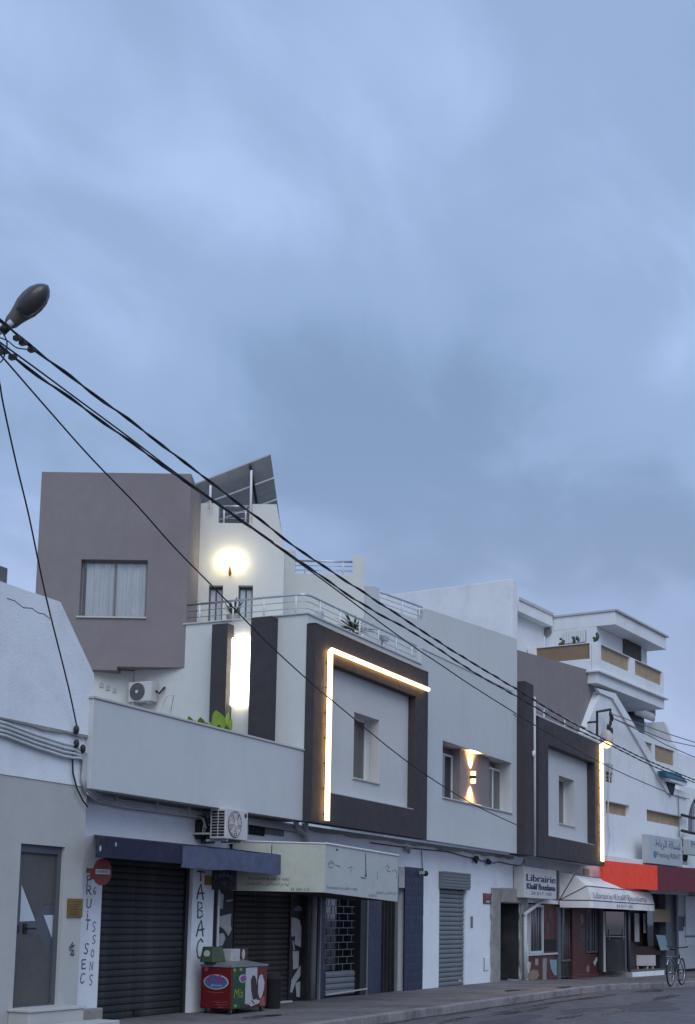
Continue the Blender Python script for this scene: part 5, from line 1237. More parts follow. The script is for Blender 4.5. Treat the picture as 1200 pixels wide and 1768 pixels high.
barred(969, 988.5, 1566, 1660, 5, 'doorgrey'); bk('door_panel', 'shutterb', 969, 988, 1661, 1688, YK+0.01, YK+0.05)
bk('red_pillar', 'redshop', 988.5, 1011, 1562, 1692, YK-0.06, YK+0.1)
ppoly([(1001, 1580), (1006, 1578), (1008, 1592), (1003, 1598)], YK-0.062, 'card', bf, 'peeling_poster'); ppoly([(1000, 1605), (1010, 1603), (1010, 1625), (1002, 1627)], YK-0.062, 'icebrown', bf, 'peeling_poster')
barred(1011.5, 1031, 1564, 1645, 5, 'doorgrey')
bk('red_panel', 'redshop', 1011, 1034, 1647, 1690)
ppoly([(1024, 1662), (1030, 1652), (1032, 1656), (1027, 1668)], YK-0.002, 'paper', bf, 'peeling_poster'); ppoly([(1014, 1665), (1018, 1670), (1016, 1680), (1012, 1676)], YK-0.002, 'card', bf, 'peeling_poster')
_jx = xz(1034, 1620, 0.0)[0]
boxo('side_pier', 'blackp', bf, _jx, s5b, 0.0, 0.28, 0.12, z5)
# white pole and strut at the left of the shop
x9 = xz(906.5, 1640, -0.12)[0]
pw = thing('awning_pole', 'worn white pole with slanted strut left of the bookshop', 'pole', (x9, -0.12, pz))
MB().tube([(x9, -0.12, pz), (x9, -0.12, xz(905, 1578, -0.12)[1])], 0.05, 10).build('pole', 'pipe', pw, smooth=True)
_a = xz(905, 1579, -0.12); _b = xz(936, 1556, -0.12)
MB().tube([(_a[0], -0.12, _a[1]), (_b[0], -0.12, _b[1])], 0.045, 10).build('strut', 'pipe', pw, smooth=True)
# sign board
YG = -0.30
sa = [xz(905.5, 1525, YG)[0], xz(961, 1525, YG)[0], xz(933, 1551.5, YG)[1], xz(933, 1499, YG)[1]]
bs = thing('bookshop_sign', 'grey sign board with navy bookshop lettering and phone number', 'sign', ((sa[0]+sa[1])/2, YG, sa[2]))
boxo('board', 'signgrey', bs, sa[0], sa[1], YG, YG+0.28, sa[2], sa[3], bevel=0.012)
boxo('edge_strip', 'blackp', bs, sa[1]+0.002, sa[1]+0.07, YG-0.02, YG+0.1, sa[2]-0.02, sa[3]+0.0)
W_ = sa[1]-sa[0]; H_ = sa[3]-sa[2]
def bold(t, *a, **k):
    text_mesh(t, *a, **k); a = list(a); a[3] += 0.012; text_mesh(t, *a, **k)
for dx_ in (0, 0.016, 0.032, 0.048):
    text_mesh('Librairie', W_*0.90, H_*0.225, F0, sa[0]+W_*0.05+dx_, YG-0.003-dx_*0.03, sa[2]+H_*0.54, 'navyink', bs)
    text_mesh('Khalif Bouslama', W_*0.88, H_*0.20, F0, sa[0]+W_*0.06+dx_, YG-0.003-dx_*0.03, sa[2]+H_*0.28, 'navyink', bs)
text_mesh('24 017 100', W_*0.64, H_*0.11, F0, sa[0]+W_*0.19, YG-0.003, sa[2]+H_*0.11, 'navyink', bs)
# cream dutch awning
YW = -0.04; RD = 0.90
xA0, zA0 = xz(966, 1553, YW); zrim = F0.hit(1014.5, 1555, YW-RD)[1]
xA1 = F0.hit(1130.5, 1560, YW-RD)[0]
zpiv = (zA0+zrim)/2; RZ = xz(968, 1505, YW)[1]-zpiv
aw = thing('shop_awning', 'cream half-dome canvas awning with dark piping over the bookshop door', 'awning', ((xA0+xA1)/2, YW, zpiv))
angs = [0, 30, 62, 90]
def rib(a): t = math.radians(a); return (YW-RD*math.cos(t), zpiv+RZ*math.sin(t))
for i in range(3):
    a0, a1 = angs[i], angs[i+1]; (y0, z0_), (y1, z1_) = rib(a0), rib(a1)
    nx_ = 24; b = MB(); vs_ = []
    for k in range(nx_+1):
        for j in range(6):
            t = j/5; sag = -0.03*math.sin(math.pi*t)*(0.5+0.5*math.sin(k*0.9+i))-0.012*math.sin(k*0.53+j)
            x = xA0+(xA1-xA0)*k/nx_; vs_.append((x, y0+(y1-y0)*t-sag*0.6*0, z0_+(z1_-z0_)*t+sag*(1 if 0 < j < 5 else 0)))
    b.add(vs_, [(k*6+j, k*6+j+1, (k+1)*6+j+1, (k+1)*6+j) for k in range(nx_) for j in range(5)])
    b.build('canvas_panel', 'canvas', aw, smooth=True)
    for xe in (xA0, xA1):
        MB().add([(xe, YW, zpiv), (xe, y0, z0_), (xe, (y0+y1)/2, (z0_+z1_)/2-0.01), (xe, y1, z1_)], [(0, 1, 2, 3)]).build('canvas_side', 'canvas', aw)
for i, a in enumerate(angs[:3]):
    y, z = rib(a)
    MB().tube([(xA0, YW, zpiv), (xA0-0.004, y, z), (xA1+0.004, y, z), (xA1, YW, zpiv)], 0.014, 6).build('piping', 'canvastrim', aw)
hv = zrim-F0.hit(1014.5, 1568, YW-RD)[1]
b = MB(); vs_ = []; path = [(xA0, YW-RD*k/8) for k in range(9)]+[(xA0+(xA1-xA0)*k/30, YW-RD) for k in range(1, 31)]+[(xA1, YW-RD+RD*k/8) for k in range(1, 9)]
for k, (x, y) in enumerate(path):
    w_v = 0.012*math.sin(k*1.1); vs_ += [(x, y, zpiv-0.004), (x+(w_v if 8 < k < 38 else -0.0), y-w_v-0.01, zpiv-hv)]
b.add(vs_, [(2*k, 2*k+1, 2*k+3, 2*k+2) for k in range(len(path)-1)]); b.build('valance', 'canvas', aw, smooth=True)
# lettering follows the sloping middle panel
(y0, z0_), (y1, z1_) = rib(0), rib(30)
nrm_y, nrm_z = -(z1_-z0_), (y1-y0); ln_ = math.hypot(nrm_y, nrm_z)
def sloped_text(body, px0, px1, f0, f1, m, off=0.045):
    cu = bpy.data.curves.new('tmp', 'FONT'); cu.body = body; cu.resolution_u = 3; ob = bpy.data.objects.new('tmp', cu); COL.objects.link(ob)
    me = bpy.data.meshes.new_from_object(ob.evaluated_get(bpy.context.evaluated_depsgraph_get())); bpy.data.objects.remove(ob)
    vs_ = [v.co.copy() for v in me.vertices]; fs_ = [tuple(p.vertices) for p in me.polygons]; bpy.data.meshes.remove(me)
    xs = [v.x for v in vs_]; ys_ = [v.y for v in vs_]; X0 = F0.hit(px0, 1545, y0)[0]; X1 = F0.hit(px1, 1545, y0)[0]
    b = MB()
    b.add([(X0+(X1-X0)*(v.x-min(xs))/(max(xs)-min(xs)), y0+(y1-y0)*(f0+(f1-f0)*(v.y-min(ys_))/(max(ys_)-min(ys_)))+off*nrm_y/ln_, z0_+(z1_-z0_)*(f0+(f1-f0)*(v.y-min(ys_))/(max(ys_)-min(ys_)))+off*abs(nrm_z)/ln_*0.2) for v in vs_], fs_)
    return b.build('lettering', m, aw)
sloped_text('Librairie Khalif Bouslama', 1025, 1116, 0.16, 0.60, 'slateink')
text_mesh('24 017 100', F0.hit(1091, 1562, YW-RD)[0]-F0.hit(1063, 1562, YW-RD)[0], hv*0.42, F0, F0.hit(1063, 1562, YW-RD)[0], YW-RD-0.03, zpiv-hv*0.72, 'greyink', aw)
# hanging lamp on the side of the white house, lit
q = FR.hit(1047, 1278, -0.5)
il = thing('bracket_lamp', 'small lit street lamp on iron bracket at the corner of the white house', 'lamp', FR.W((q[0], 0, q[1]-0.3)))
MB(FR).ball((q[0], -0.5, q[1]+0.05), 0.12, 0.20, 0.27, 14, 10).build('head', 'whitebox', il, smooth=True)
MB(FR).ball((q[0]-0.02, -0.52, q[1]-0.10), 0.10, 0.16, 0.15, 14, 10).build('lens', 'dimlens', il, smooth=True)
p1_ = FR.hit(1031, 1270, -0.3); p2_ = FR.hit(1031, 1229, -0.3); p3_ = FR.hit(1054, 1225, -0.3)
MB(FR).tube([(p1_[0], -0.3, p1_[1]), (p2_[0], -0.3, p2_[1]), (p3_[0], -0.3, p3_[1])], 0.04, 8).build('bracket', 'blackp', il)
MB(FR).tube([(p2_[0], -0.3, p2_[1]-0.3), (p2_[0], -0.001, p2_[1]-0.3)], 0.03, 8).build('bracket', 'blackp', il)
for (a, b_) in [(1054, 1233), (1057, 1240), (1054, 1248), (1050, 1256), (1056, 1262), (1053, 1268)]:
    w = FR.hit(a, b_, -0.32); MB(FR).ball((w[0], -0.32, w[1]), 0.05, 0.05, 0.11, 8, 6).build('insulator', 'blackp', il)
MB(FR).tube([(FR.hit(1054, 1226, -0.32)[0], -0.32, FR.hit(1054, 1226, -0.32)[1]), (FR.hit(1053, 1272, -0.32)[0], -0.32, FR.hit(1053, 1272, -0.32)[1])], 0.025, 6).build('rod', 'blackp', il)
for i, pts_ in enumerate([[(1057, 1233), (1100, 1248), (1150, 1266), (1210, 1285)], [(1060, 1241), (1100, 1257), (1150, 1278), (1210, 1291)], [(1062, 1242), (1105, 1262), (1150, 1286), (1210, 1312)]]):
    P = [(FR.hit(a, b_, -0.4)[0], -0.4, FR.hit(a, b_, -0.4)[1]) for a, b_ in pts_]
    tag(MB(FR).tube(P, 0.016, 5).build('thin_wire', 'greyink', None), ['uppermost', 'middle', 'lowest'][i]+' thin grey wire of three leaving the iron bracket past white house', 'cable', 'thin wires from the iron bracket')
tag(MB(FR).tube([(FR.hit(a, b_, -0.06)[0], -0.06, FR.hit(a, b_, -0.06)[1]) for a, b_ in [(1054, 1275), (1053, 1330), (1050, 1390), (1050, 1425), (1053, 1445), (1049, 1478)]], 0.018, 5).build('wall_cable', 'pipe', None), 'pale cable running down the white wall from the lit bracket lamp', 'cable')
tag(MB(FR).tube([(FR.hit(a, b_, -0.06)[0], -0.06, FR.hit(a, b_, -0.06)[1]) for a, b_ in [(1171, 1366), (1172, 1400), (1173, 1445)]], 0.016, 5).build('wall_cable', 'greyink', None), 'grey cable down the white wall to the laundry sign', 'cable')

# ------------------------------------------------------------------ blue awning box
YV = -0.75
va0 = h0(168.5, 1460, YV)[0]; vam = h0(315, 1478, YV)[0]; va1 = h0(483, 1490, YV)[0]
vz1 = h0(170, 1443, YV)[1]; vz0 = h0(168, 1480, YV)[1]
ba = thing('blue_awning', 'battered navy and faded blue awning box above the dark roller shutter', 'awning', ((va0+va1)/2, 0, vz0))
boxo('front_board', 'darkblue', ba, va0, vam, YV, YV+0.03, vz0, vz1, bevel=0.006)
rv = random.Random(4)
zf = h0(400, 1484, YV)[1]
bot = [(vam+(va1-vam)*k/14, vz0-0.045+rv.uniform(-0.012, 0.012)) for k in range(15)]
tp = [(va1-(va1-vam)*k/14, vz1-0.015+rv.uniform(-0.008, 0.008)) for k in range(15)]
MB().prism(bot+tp, YV-0.02, YV+0.02).build('front_board', 'lightblue', ba, 0.004)
MB().addw([(va0, YV+0.03, vz1-0.03), (va1, YV+0.03, vz1-0.03), (va1+0.2, 0.0, vz1+0.05), (va0+0.95, 0.0, vz1+0.05), (va0, YV+0.03, vz1), (va1, YV+0.03, vz1), (va1+0.2, 0.0, vz1+0.08), (va0+0.95, 0.0, vz1+0.08)],
          [(0, 3, 2, 1), (4, 5, 6, 7), (0, 1, 5, 4), (1, 2, 6, 5), (2, 3, 7, 6), (3, 0, 4, 7)]).build('roof_sheet', 'darkblue', ba)
for (a, b_, r) in [(200, 1458, 0.022), (173, 1465, 0.03)]:
    q = h0(a, b_, YV); MB().disc((q[0], YV-0.002, q[1]), r*0.7, 'y', 0.004, 10, rz=r*1.3).build('chipped_paint', 'paper', ba)
q = h0(469, 1476, YV); MB().tube([(q[0], YV, q[1]-0.05), (q[0], YV, q[1]+0.16)], 0.008, 6).build('hook', 'blackp', ba)

# ------------------------------------------------------------------ round red sign on a bracket
FD2 = Frame(h0(150, 1500, -0.30)[0], -0.30, -42.0)
dcx, dcz = FD2.hit(176.5, 1505.5); rdw = abs(FD2.hit(193, 1505)[0]-FD2.hit(160, 1505)[0])/2; rdh = abs(FD2.hit(176, 1482)[1]-FD2.hit(176, 1529)[1])/2
rs = thing('round_sign', 'round red metal sign with pale bar on bracket beside the roller shutter', 'sign', FD2.W((dcx, 0, dcz-rdh)))
MB(FD2).disc((dcx, 0, dcz), rdw, 'y', 0.02, 32, rz=rdh).build('disc', 'redsign', rs)
MB(FD2).box(dcx-rdw*0.72, dcx+rdw*0.78, -0.016, -0.011, dcz-0.03, dcz+0.035).build('bar', 'paper', rs, 0.002)
for k in range(9):
    x = dcx-rdw*0.62+k*rdw*0.145; MB(FD2).box(x, x+rdw*0.09, -0.019, -0.0165, dcz-0.012, dcz+0.02).build('letter_mark', 'greyink', rs)
bkx = FD2.hit(149, 1503)[0]
MB(FD2).box(bkx, dcx-rdw*0.8, -0.008, 0.008, dcz-0.02, dcz+0.045).box(bkx+0.05, dcx-rdw*0.8, -0.007, 0.007, dcz-0.10, dcz-0.02).build('bracket', 'redsign', rs)

# ------------------------------------------------------------------ angled pale-green sign canopy of the tobacco shop
gA_ = np.array([h0(402, 1520, -0.10)[0], -0.10]); gC = at_depth(561, 1500, 21.95)[:2]
dv = gC-gA_; FGa = Frame(gA_[0], gA_[1], math.degrees(math.atan2(dv[1], dv[0]))); lga = float(np.linalg.norm(dv))
FGb = Frame(gC[0], gC[1], 1.5)
gcan = thing('sign_canopy', 'pale green angled sign canopy with coffee supply lettering over tobacco shop', 'sign', (float(gC[0]), -0.1, 2.1))
za1_ = FGa.hit(561, 1457)[1]; za0_ = FGa.hit(561, 1541)[1]
M['signgreen2'] = mat('yellowed_green_sign', (0.44, 0.46, 0.39), 0.5, 0.06, 1.5, dirt=0.3, grime=(0.16, 0.15, 0.05))
MB(FGa).box(-0.02, lga, 0.0, 0.04, za0_, za1_).build('side_board', 'signgreen2', gcan, 0.004)
xe = FGb.hit(687, 1515)[0]
zt0_ = za1_; zt1_ = FGb.hit(687, 1478)[1]; zb1_ = FGb.hit(687, 1557)[1]
MB(FGb).prism([(0.012, za0_), (xe, zb1_), (xe, zt1_), (0.012, zt0_)], 0.0, 0.04).build('front_board', 'signgreen', gcan, 0.004)
MB(FGb).tube([(0.0, -0.01, zt0_+0.01), (xe, -0.01, zt1_+0.01)], 0.016, 6).build('top_trim', 'whitemetal', gcan)
MB(FGa).tube([(0.0, -0.01, za1_+0.008), (lga, -0.01, za1_+0.008)], 0.010, 6).build('top_trim', 'whitemetal', gcan)
e1 = FGb.W((xe, 0.02, 0))
MB().addw([(gA_[0], gA_[1]+0.04, za1_-0.04), (gC[0], gC[1]+0.05, za1_-0.04), (e1[0], e1[1]+0.03, zt1_-0.04), (e1[0]+0.15, 0.0, zt1_-0.04), (gA_[0], 0.0, za1_-0.04)], [(0, 1, 2, 3, 4)]).build('roof_sheet', 'shutter', gcan)
MB().addw([(gA_[0], gA_[1]+0.04, za0_+0.01), (gC[0], gC[1]+0.05, za0_+0.01), (e1[0], e1[1]+0.03, zb1_+0.01), (e1[0]+0.15, 0.0, zb1_+0.03), (gA_[0], 0.0, za0_+0.03)], [(0, 1, 2, 3, 4)]).build('underside', 'shutter', gcan)
def ga(px, py): return FGa.hit(px, py)
def gb_(px, py): return FGb.hit(px, py)
a, b_ = ga(428, 1519); text_mesh('Accessoires de caf\u00e9 et resto', ga(499, 1519)[0]-a, 0.055, FGa, a, -0.003, b_, 'greenink', gcan)
a, b_ = ga(424, 1529); text_mesh(AR2, ga(499, 1528)[0]-a, 0.075, FGa, a, -0.003, b_-0.01, 'greenink', gcan)
a, b_ = ga(502, 1538); text_mesh('55 509 510', ga(534, 1537)[0]-a, 0.045, FGa, a, -0.003, b_, 'greenink', gcan)
a, b_ = gb_(564, 1534.5); text_mesh('Accessoires de caf\u00e9 et resto', gb_(617, 1536)[0]-a, 0.055, FGb, a, -0.003, b_, 'greyink', gcan)
a, b_ = gb_(649, 1543); text_mesh(AR2, gb_(684, 1545)[0]-a, 0.075, FGb, a, -0.003, b_-0.02, 'greyink', gcan)
a, b_ = gb_(636, 1548); text_mesh('55 509 510', gb_(650, 1548)[0]-a, 0.04, FGb, a, -0.003, b_, 'greyink', gcan)
def gpoly(pts_, m, name='printed_mark'): return MB(FGb).prism([gb_(*p) for p in pts_], -0.005, -0.001).build(name, m, gcan)
gpoly([(629, 1512), (631, 1510), (630.5, 1484), (630.2, 1474), (631.2, 1474), (631.6, 1484), (632, 1500), (633, 1513), (630, 1514)], 'slateink')
gpoly([(622, 1514), (627, 1515), (632, 1516), (631, 1517), (625, 1516.5)], 'slateink')
for sc2 in [[(566, 1490), (572, 1486), (577, 1492), (574, 1498), (568, 1497), (567, 1492), (573, 1490)], [(579, 1493), (584, 1495), (587, 1497)], [(600, 1499), (606, 1496), (608, 1500), (604, 1506)], [(666, 1500), (668, 1493), (672, 1498), (668, 1503), (674, 1505)], [(677, 1505), (681, 1501), (686, 1508), (684, 1516)], [(652, 1505), (651, 1518)]]:
    MB(FGb).tube([(gb_(*p)[0], -0.003, gb_(*p)[1]) for p in sc2], 0.0055, 4).build('scrawl', 'greyink', gcan)
gpoly([(580, 1465), (583.5, 1466), (583.5, 1469), (580, 1468)], 'slateink')
# projecting tobacco sign
FTb = Frame(h0(366, 1520, -0.12)[0], -0.12, -70.0)
tx0 = FTb.hit(365.5, 1520)[0]; tx1 = FTb.hit(408, 1520)[0]; tz0 = FTb.hit(386, 1536.5)[1]; tz1 = FTb.hit(386, 1502.5)[1]
ts = thing('tobacco_sign', 'small navy tobacco sign with pale lettering under the blue awning', 'sign', FTb.W(((tx0+tx1)/2, 0, tz0)))
MB(FTb).box(tx0, tx1, 0.0, 0.06, tz0, tz1).build('box', 'navyplate', ts, 0.006)
def arc(u, v): return u, v + 0.9*math.sin(math.pi*u)
text_mesh('TABAC', (tx1-tx0)*0.80, (tz1-tz0)*0.22, FTb, tx0+(tx1-tx0)*0.10, -0.003, tz0+(tz1-tz0)*0.46, 'greyink', ts, conv=arc)
MB(FTb).ball(((tx0+tx1)/2, -0.001, tz0+(tz1-tz0)*0.33), 0.04, 0.004, 0.03, 10, 6).build('emblem', 'slateink', ts)
MB(FTb).box(FTb.hit(353, 1520)[0], tx0-0.004, 0.015, 0.045, FTb.hit(360, 1528)[1], FTb.hit(360, 1512)[1]).build('mount_plate', 'orange', ts)
MB(FTb).tube([((tx0+tx1)/2, 0.03, tz1), ((tx0+tx1)/2, 0.03, tz1+0.06)], 0.01, 6).build('hanger', 'blackp', ts)
# small red notice on the white wall
rn = [xz(834.5, 1551, -0.012)[0], xz(848.5, 1551, -0.012)[0], xz(841, 1560.5, -0.012)[1], xz(841, 1542.5, -0.012)[1]]
rp_ = tag(boxo('notice_plate', 'redsign', None, rn[0], rn[1], -0.02, -0.001, rn[2], rn[3], bevel=0.003), 'small red notice plate with white arrow left of the concrete doorway', 'plate')
for k in range(2): boxo('text_line', 'pink', rp_, rn[0]+0.05, rn[1]-0.05, -0.023, -0.0205, rn[3]-0.055-k*0.05, rn[3]-0.035-k*0.05)
cxm = (rn[0]+rn[1])/2; zc2 = rn[2]+0.05
MB().prism([(cxm-0.12, zc2-0.02), (cxm+0.06, zc2-0.02), (cxm+0.06, zc2-0.04), (cxm+0.15, zc2+0.005), (cxm+0.06, zc2+0.045), (cxm+0.06, zc2+0.025), (cxm-0.12, zc2+0.025)], -0.0235, -0.0205).build('arrow', 'printwhite', rp_)

# ------------------------------------------------------------------ ice cream freezer
fw_ = ground_hit(403.5, 1752.5, pz); fr_ = ground_hit(455, 1746, pz)
fx0 = float(fw_[0])-0.03; fyf = float(fw_[1])+0.03; fx1 = F0.hit(461, 1700, fyf)[0]; fyb = F0.hitx(346.5, 1700, fx0)[0]
fz0 = F0.hit(401.5, 1743, fyf)[1]; fz1 = F0.hit(402, 1671, fyf)[1]
fz = thing('ice_cream_freezer', 'red chest freezer with printed ice cream panels on wheels by brown shutter', 'freezer', ((fx0+fx1)/2, (fyf+fyb)/2, pz))
boxo('body', 'red', fz, fx0, fx1, fyf, fyb, fz0, fz1, bevel=0.015)
boxo('top_rim', 'greyink', fz, fx0-0.012, fx1+0.012, fyf-0.012, fyb+0.01, fz1+0.001, fz1+0.035, bevel=0.006)
MB().add([(fx0+0.03, fyf+0.03, fz1+0.036), (fx1-0.03, fyf+0.03, fz1+0.036), (fx1-0.03, fyb-0.03, fz1+0.10), (fx0+0.03, fyb-0.03, fz1+0.10), (fx0+0.03, fyb-0.03, fz1+0.036), (fx1-0.03, fyb-0.03, fz1+0.036)],
          [(0, 1, 2, 3), (0, 3, 4), (1, 5, 2), (3, 2, 5, 4), (0, 4, 5, 1)]).build('sliding_lid', 'shutm', fz)
gw = fx1-fx0
boxo('front_print', 'green', fz, fx0+0.012, fx0+gw*0.37, fyf-0.004, fyf-0.0005, fz0+0.01, fz1-0.01)
boxo('front_print', 'printwhite', fz, fx0+gw*0.37+0.001, fx0+gw*0.70, fyf-0.004, fyf-0.0005, fz0+0.07, fz1-0.01)
def fp(pts_, m, name='printed_shape', off=0.0065): return MB().prism([F0.hit(a, b_, fyf-off) for a, b_ in pts_], fyf-off-0.0015, fyf-off).build(name, m, fz)
def zz4(x, y): return (340+x/8.571, 1640+y/8.571)
fp([zz4(*p) for p in [(800, 440), (830, 372), (862, 390), (880, 440), (890, 560), (910, 690), (870, 730), (830, 735), (805, 600)]], 'icebrown')
fp([zz4(*p) for p in [(905, 460), (930, 375), (968, 360), (985, 430), (1000, 480), (990, 580), (960, 690), (925, 720), (905, 640)]], 'printwhite')
fp([zz4(*p) for p in [(690, 800), (800, 790), (850, 740), (930, 740), (920, 790), (860, 810), (800, 840), (770, 810)]], 'printwhite')
fp([zz4(*p) for p in [(800, 745), (830, 755), (850, 790), (845, 810), (825, 770)]], 'icebrown', off=0.009)
fp([zz4(*p) for p in [(940, 700), (1000, 690), (1005, 830), (930, 825)]], 'pink')
q = F0.hit(*zz4(680, 425), fyf-0.006); MB().disc((q[0], fyf-0.007, q[1]), 0.115, 'y', 0.003, 20, rz=0.062).build('logo', 'printwhite', fz); MB().disc((q[0]+0.01, fyf-0.010, q[1]), 0.09, 'y', 0.002, 20, rz=0.05).build('logo', 'magenta', fz)
q0 = F0.hit(*zz4(545, 720), fyf-0.006); q1 = F0.hit(*zz4(685, 560), fyf-0.006)
text_mesh('Mia', q1[0]-q0[0], 0.14, F0, q0[0], fyf-0.007, q0[1]+0.0, 'yellowgreen', fz, shear=0.2)
for k, (a, b_) in enumerate([(560, 300), (650, 290), (570, 830)]):
    q = F0.hit(*zz4(a, b_), fyf-0.006); MB().disc((q[0], fyf-0.006, q[1]), 0.04, 'y', 0.003, 10, rz=0.025).build('printed_shape', 'yellowgreen', fz)
# end panel logo
def fe(px, py): return F0.hitx(px, py, fx0)
lc = fe(*zz4(285, 475)); lr = abs(fe(*zz4(100, 475))[0]-fe(*zz4(468, 475))[0])/2; lh = abs(fe(*zz4(285, 365))[1]-fe(*zz4(285, 588))[1])/2
MB().disc((fx0-0.003, lc[0], lc[1]), lr, 'x', 0.004, 28, rz=lh).build('logo', 'printwhite', fz)
MB().disc((fx0-0.006, lc[0], lc[1]), lr*0.90, 'x', 0.004, 28, rz=lh*0.84).build('logo', 'logoblue', fz)
for dy_ in (0, 0.008, 0.016):
    text_mesh('Ola', lr*1.35, lh*1.05, F0, fx0-0.0095-dy_*0.02, lc[0]+lr*0.68-dy_, lc[1]-lh*0.12, 'magenta', fz, axis='side', shear=0.2)
text_mesh('glaces', lr*0.9, lh*0.34, F0, fx0-0.0095, lc[0]+lr*0.40, lc[1]-lh*0.62, 'frost', fz, axis='side')
for (ya_, yb2, zz0) in [(0.62, -0.62, -1.35), (0.2, -0.95, -2.6), (0.0, -0.9, -2.95), (-0.2, -0.7, -3.3)]:
    MB().tube([(fx0-0.002, lc[0]+lr*ya_, lc[1]+lh*zz0), (fx0-0.002, lc[0]+lr*(ya_+yb2)/2, lc[1]+lh*(zz0-0.12)), (fx0-0.002, lc[0]+lr*yb2, lc[1]+lh*zz0)], 0.006, 4).build('printed_line', 'pink', fz)
hc = fe(*zz4(140, 275)); MB().disc((fx0-0.002, hc[0], hc[1]), 0.04, 'x', 0.003, 12, rz=0.045).build('printed_shape', 'pink', fz)
for (x, y) in [(fx0+0.06, fyf+0.05), (fx1-0.08, fyf+0.05), (fx0+0.06, fyb-0.07), (fx1-0.08, fyb-0.07)]:
    w = MB().disc((x, y, pz+0.035), 0.035, 'y', 0.03, 14).build('wheel', 'rubber', fz); boxo('fork', 'shutm', w, x-0.012, x+0.012, y-0.022, y+0.022, pz+0.04, fz0+0.001)
# things on the freezer
ftop = fz1+0.10
q = F0.hit(366, 1652, fyb-0.14)
gbx = MB(); bx_ = q[0]
gbx.add([(bx_-0.16, fyb-0.26, ftop-0.03), (bx_+0.22, fyb-0.26, ftop-0.03), (bx_+0.22, fyb-0.02, ftop-0.03), (bx_-0.16, fyb-0.02, ftop-0.03), (bx_-0.10, fyb-0.22, ftop+0.20), (bx_+0.18, fyb-0.22, ftop+0.20), (bx_+0.18, fyb-0.03, ftop+0.20), (bx_-0.10, fyb-0.03, ftop+0.20)],
        [(0, 3, 2, 1), (4, 5, 6, 7), (0, 1, 5, 4), (1, 2, 6, 5), (2, 3, 7, 6), (3, 0, 4, 7)])
gt = thing('green_crate', 'small green tapered box with white badge on the freezer lid', 'box', (bx_, fyb-0.14, ftop-0.03))
gbx.build('body', 'leafd', gt, 0.012); MB().disc((bx_-0.134, fyb-0.13, ftop+0.10), 0.055, 'x', 0.006, 16, rz=0.05).build('badge', 'frost', gt)
pbx = F0.hit(389, 1645, fyb-0.08)[0]
tag(boxo('paper_stack', 'paper', None, pbx-0.02, pbx+0.25, fyb-0.20, fyb-0.03, ftop-0.03, ftop+0.16, bevel=0.008), 'white paper pack standing on the freezer next to green box', 'paper')
cbx = F0.hit(409, 1647, fyb-0.1)[0]
ib = thing('display_card_stand', 'brown display card with white shape on the freezer lid', 'display card', (cbx+0.1, fyb-0.08, ftop-0.03))
boxo('card', 'icebrown', ib, cbx, cbx+0.34, fyb-0.10, fyb-0.08, ftop-0.03, ftop+0.17); MB().disc((cbx+0.2, fyb-0.103, ftop+0.07), 0.05, 'y', 0.004, 14, rz=0.08).build('shape', 'paper', ib)
# black bin to the right of the freezer
q = ground_hit(470, 1741, pz)
bn = thing('waste_bin', 'black waste bin standing at the right end of the freezer', 'bin', (float(q[0]), float(q[1]), pz))
b = MB(); seg_ = 16; vs_ = []
for (z, r) in [(pz, 0.12), (pz+0.02, 0.125), (pz+0.44, 0.15), (pz+0.46, 0.165), (pz+0.49, 0.165), (pz+0.54, 0.10), (pz+0.56, 0.0)]:
    for k in range(seg_): vs_.append((q[0]+r*math.cos(2*math.pi*k/seg_), q[1]+r*math.sin(2*math.pi*k/seg_), z))
b.add(vs_, [(i*seg_+k, i*seg_+(k+1) % seg_, (i+1)*seg_+(k+1) % seg_, (i+1)*seg_+k) for i in range(6) for k in range(seg_)]+[tuple(range(seg_))]); b.build('body', 'blackin', bn, smooth=True)

# ------------------------------------------------------------------ plants
def blade_leaf(base, tip, width, droop, n=8, mname='leaf', fold=0.25, faces=None, pw=0.8):
    base = Vector(base); tip = Vector(tip); d = tip-base; side = d.cross(Vector(faces)) if faces else d.cross(Vector((0, 0, 1)))
    if side.length < 1e-3: side = Vector((1, 0, 0))
    side.normalize(); up = side.cross(d).normalized(); vs_ = []; fs_ = []
    for i in range(n+1):
        t = i/n; c = base+d*t+Vector((0, 0, -droop*t*t)); w = width*(max(0.0, math.sin(math.pi*min(1, 0.06+0.94*t)**pw))**0.65 if t < 1 else 0)
        vs_ += [c-side*w+up*w*fold, c, c+side*w+up*w*fold]
    for i in range(n):
        fs_ += [(3*i, 3*i+1, 3*i+4, 3*i+3), (3*i+1, 3*i+2, 3*i+5, 3*i+4)]
    return [tuple(v) for v in vs_], fs_
def potted(name, label, cx, cy, z0, ph, pr, group=None):
    t = thing(name, label, 'plant', (cx, cy, z0), group)
    b = MB(); vs_ = []; s_ = 14
    for (z, r) in [(z0, pr*0.7), (z0+ph, pr), (z0+ph+0.001, pr*0.85), (z0+ph-0.03, pr*0.8)]:
        for k in range(s_): vs_.append((cx+r*math.cos(2*math.pi*k/s_), cy+r*math.sin(2*math.pi*k/s_), z))
    b.add(vs_, [(i*s_+k, i*s_+(k+1) % s_, (i+1)*s_+(k+1) % s_, (i+1)*s_+k) for i in range(3) for k in range(s_)]+[tuple(range(s_)), tuple(range(3*s_, 4*s_))]); b.build('pot', 'pot', t)
    return t
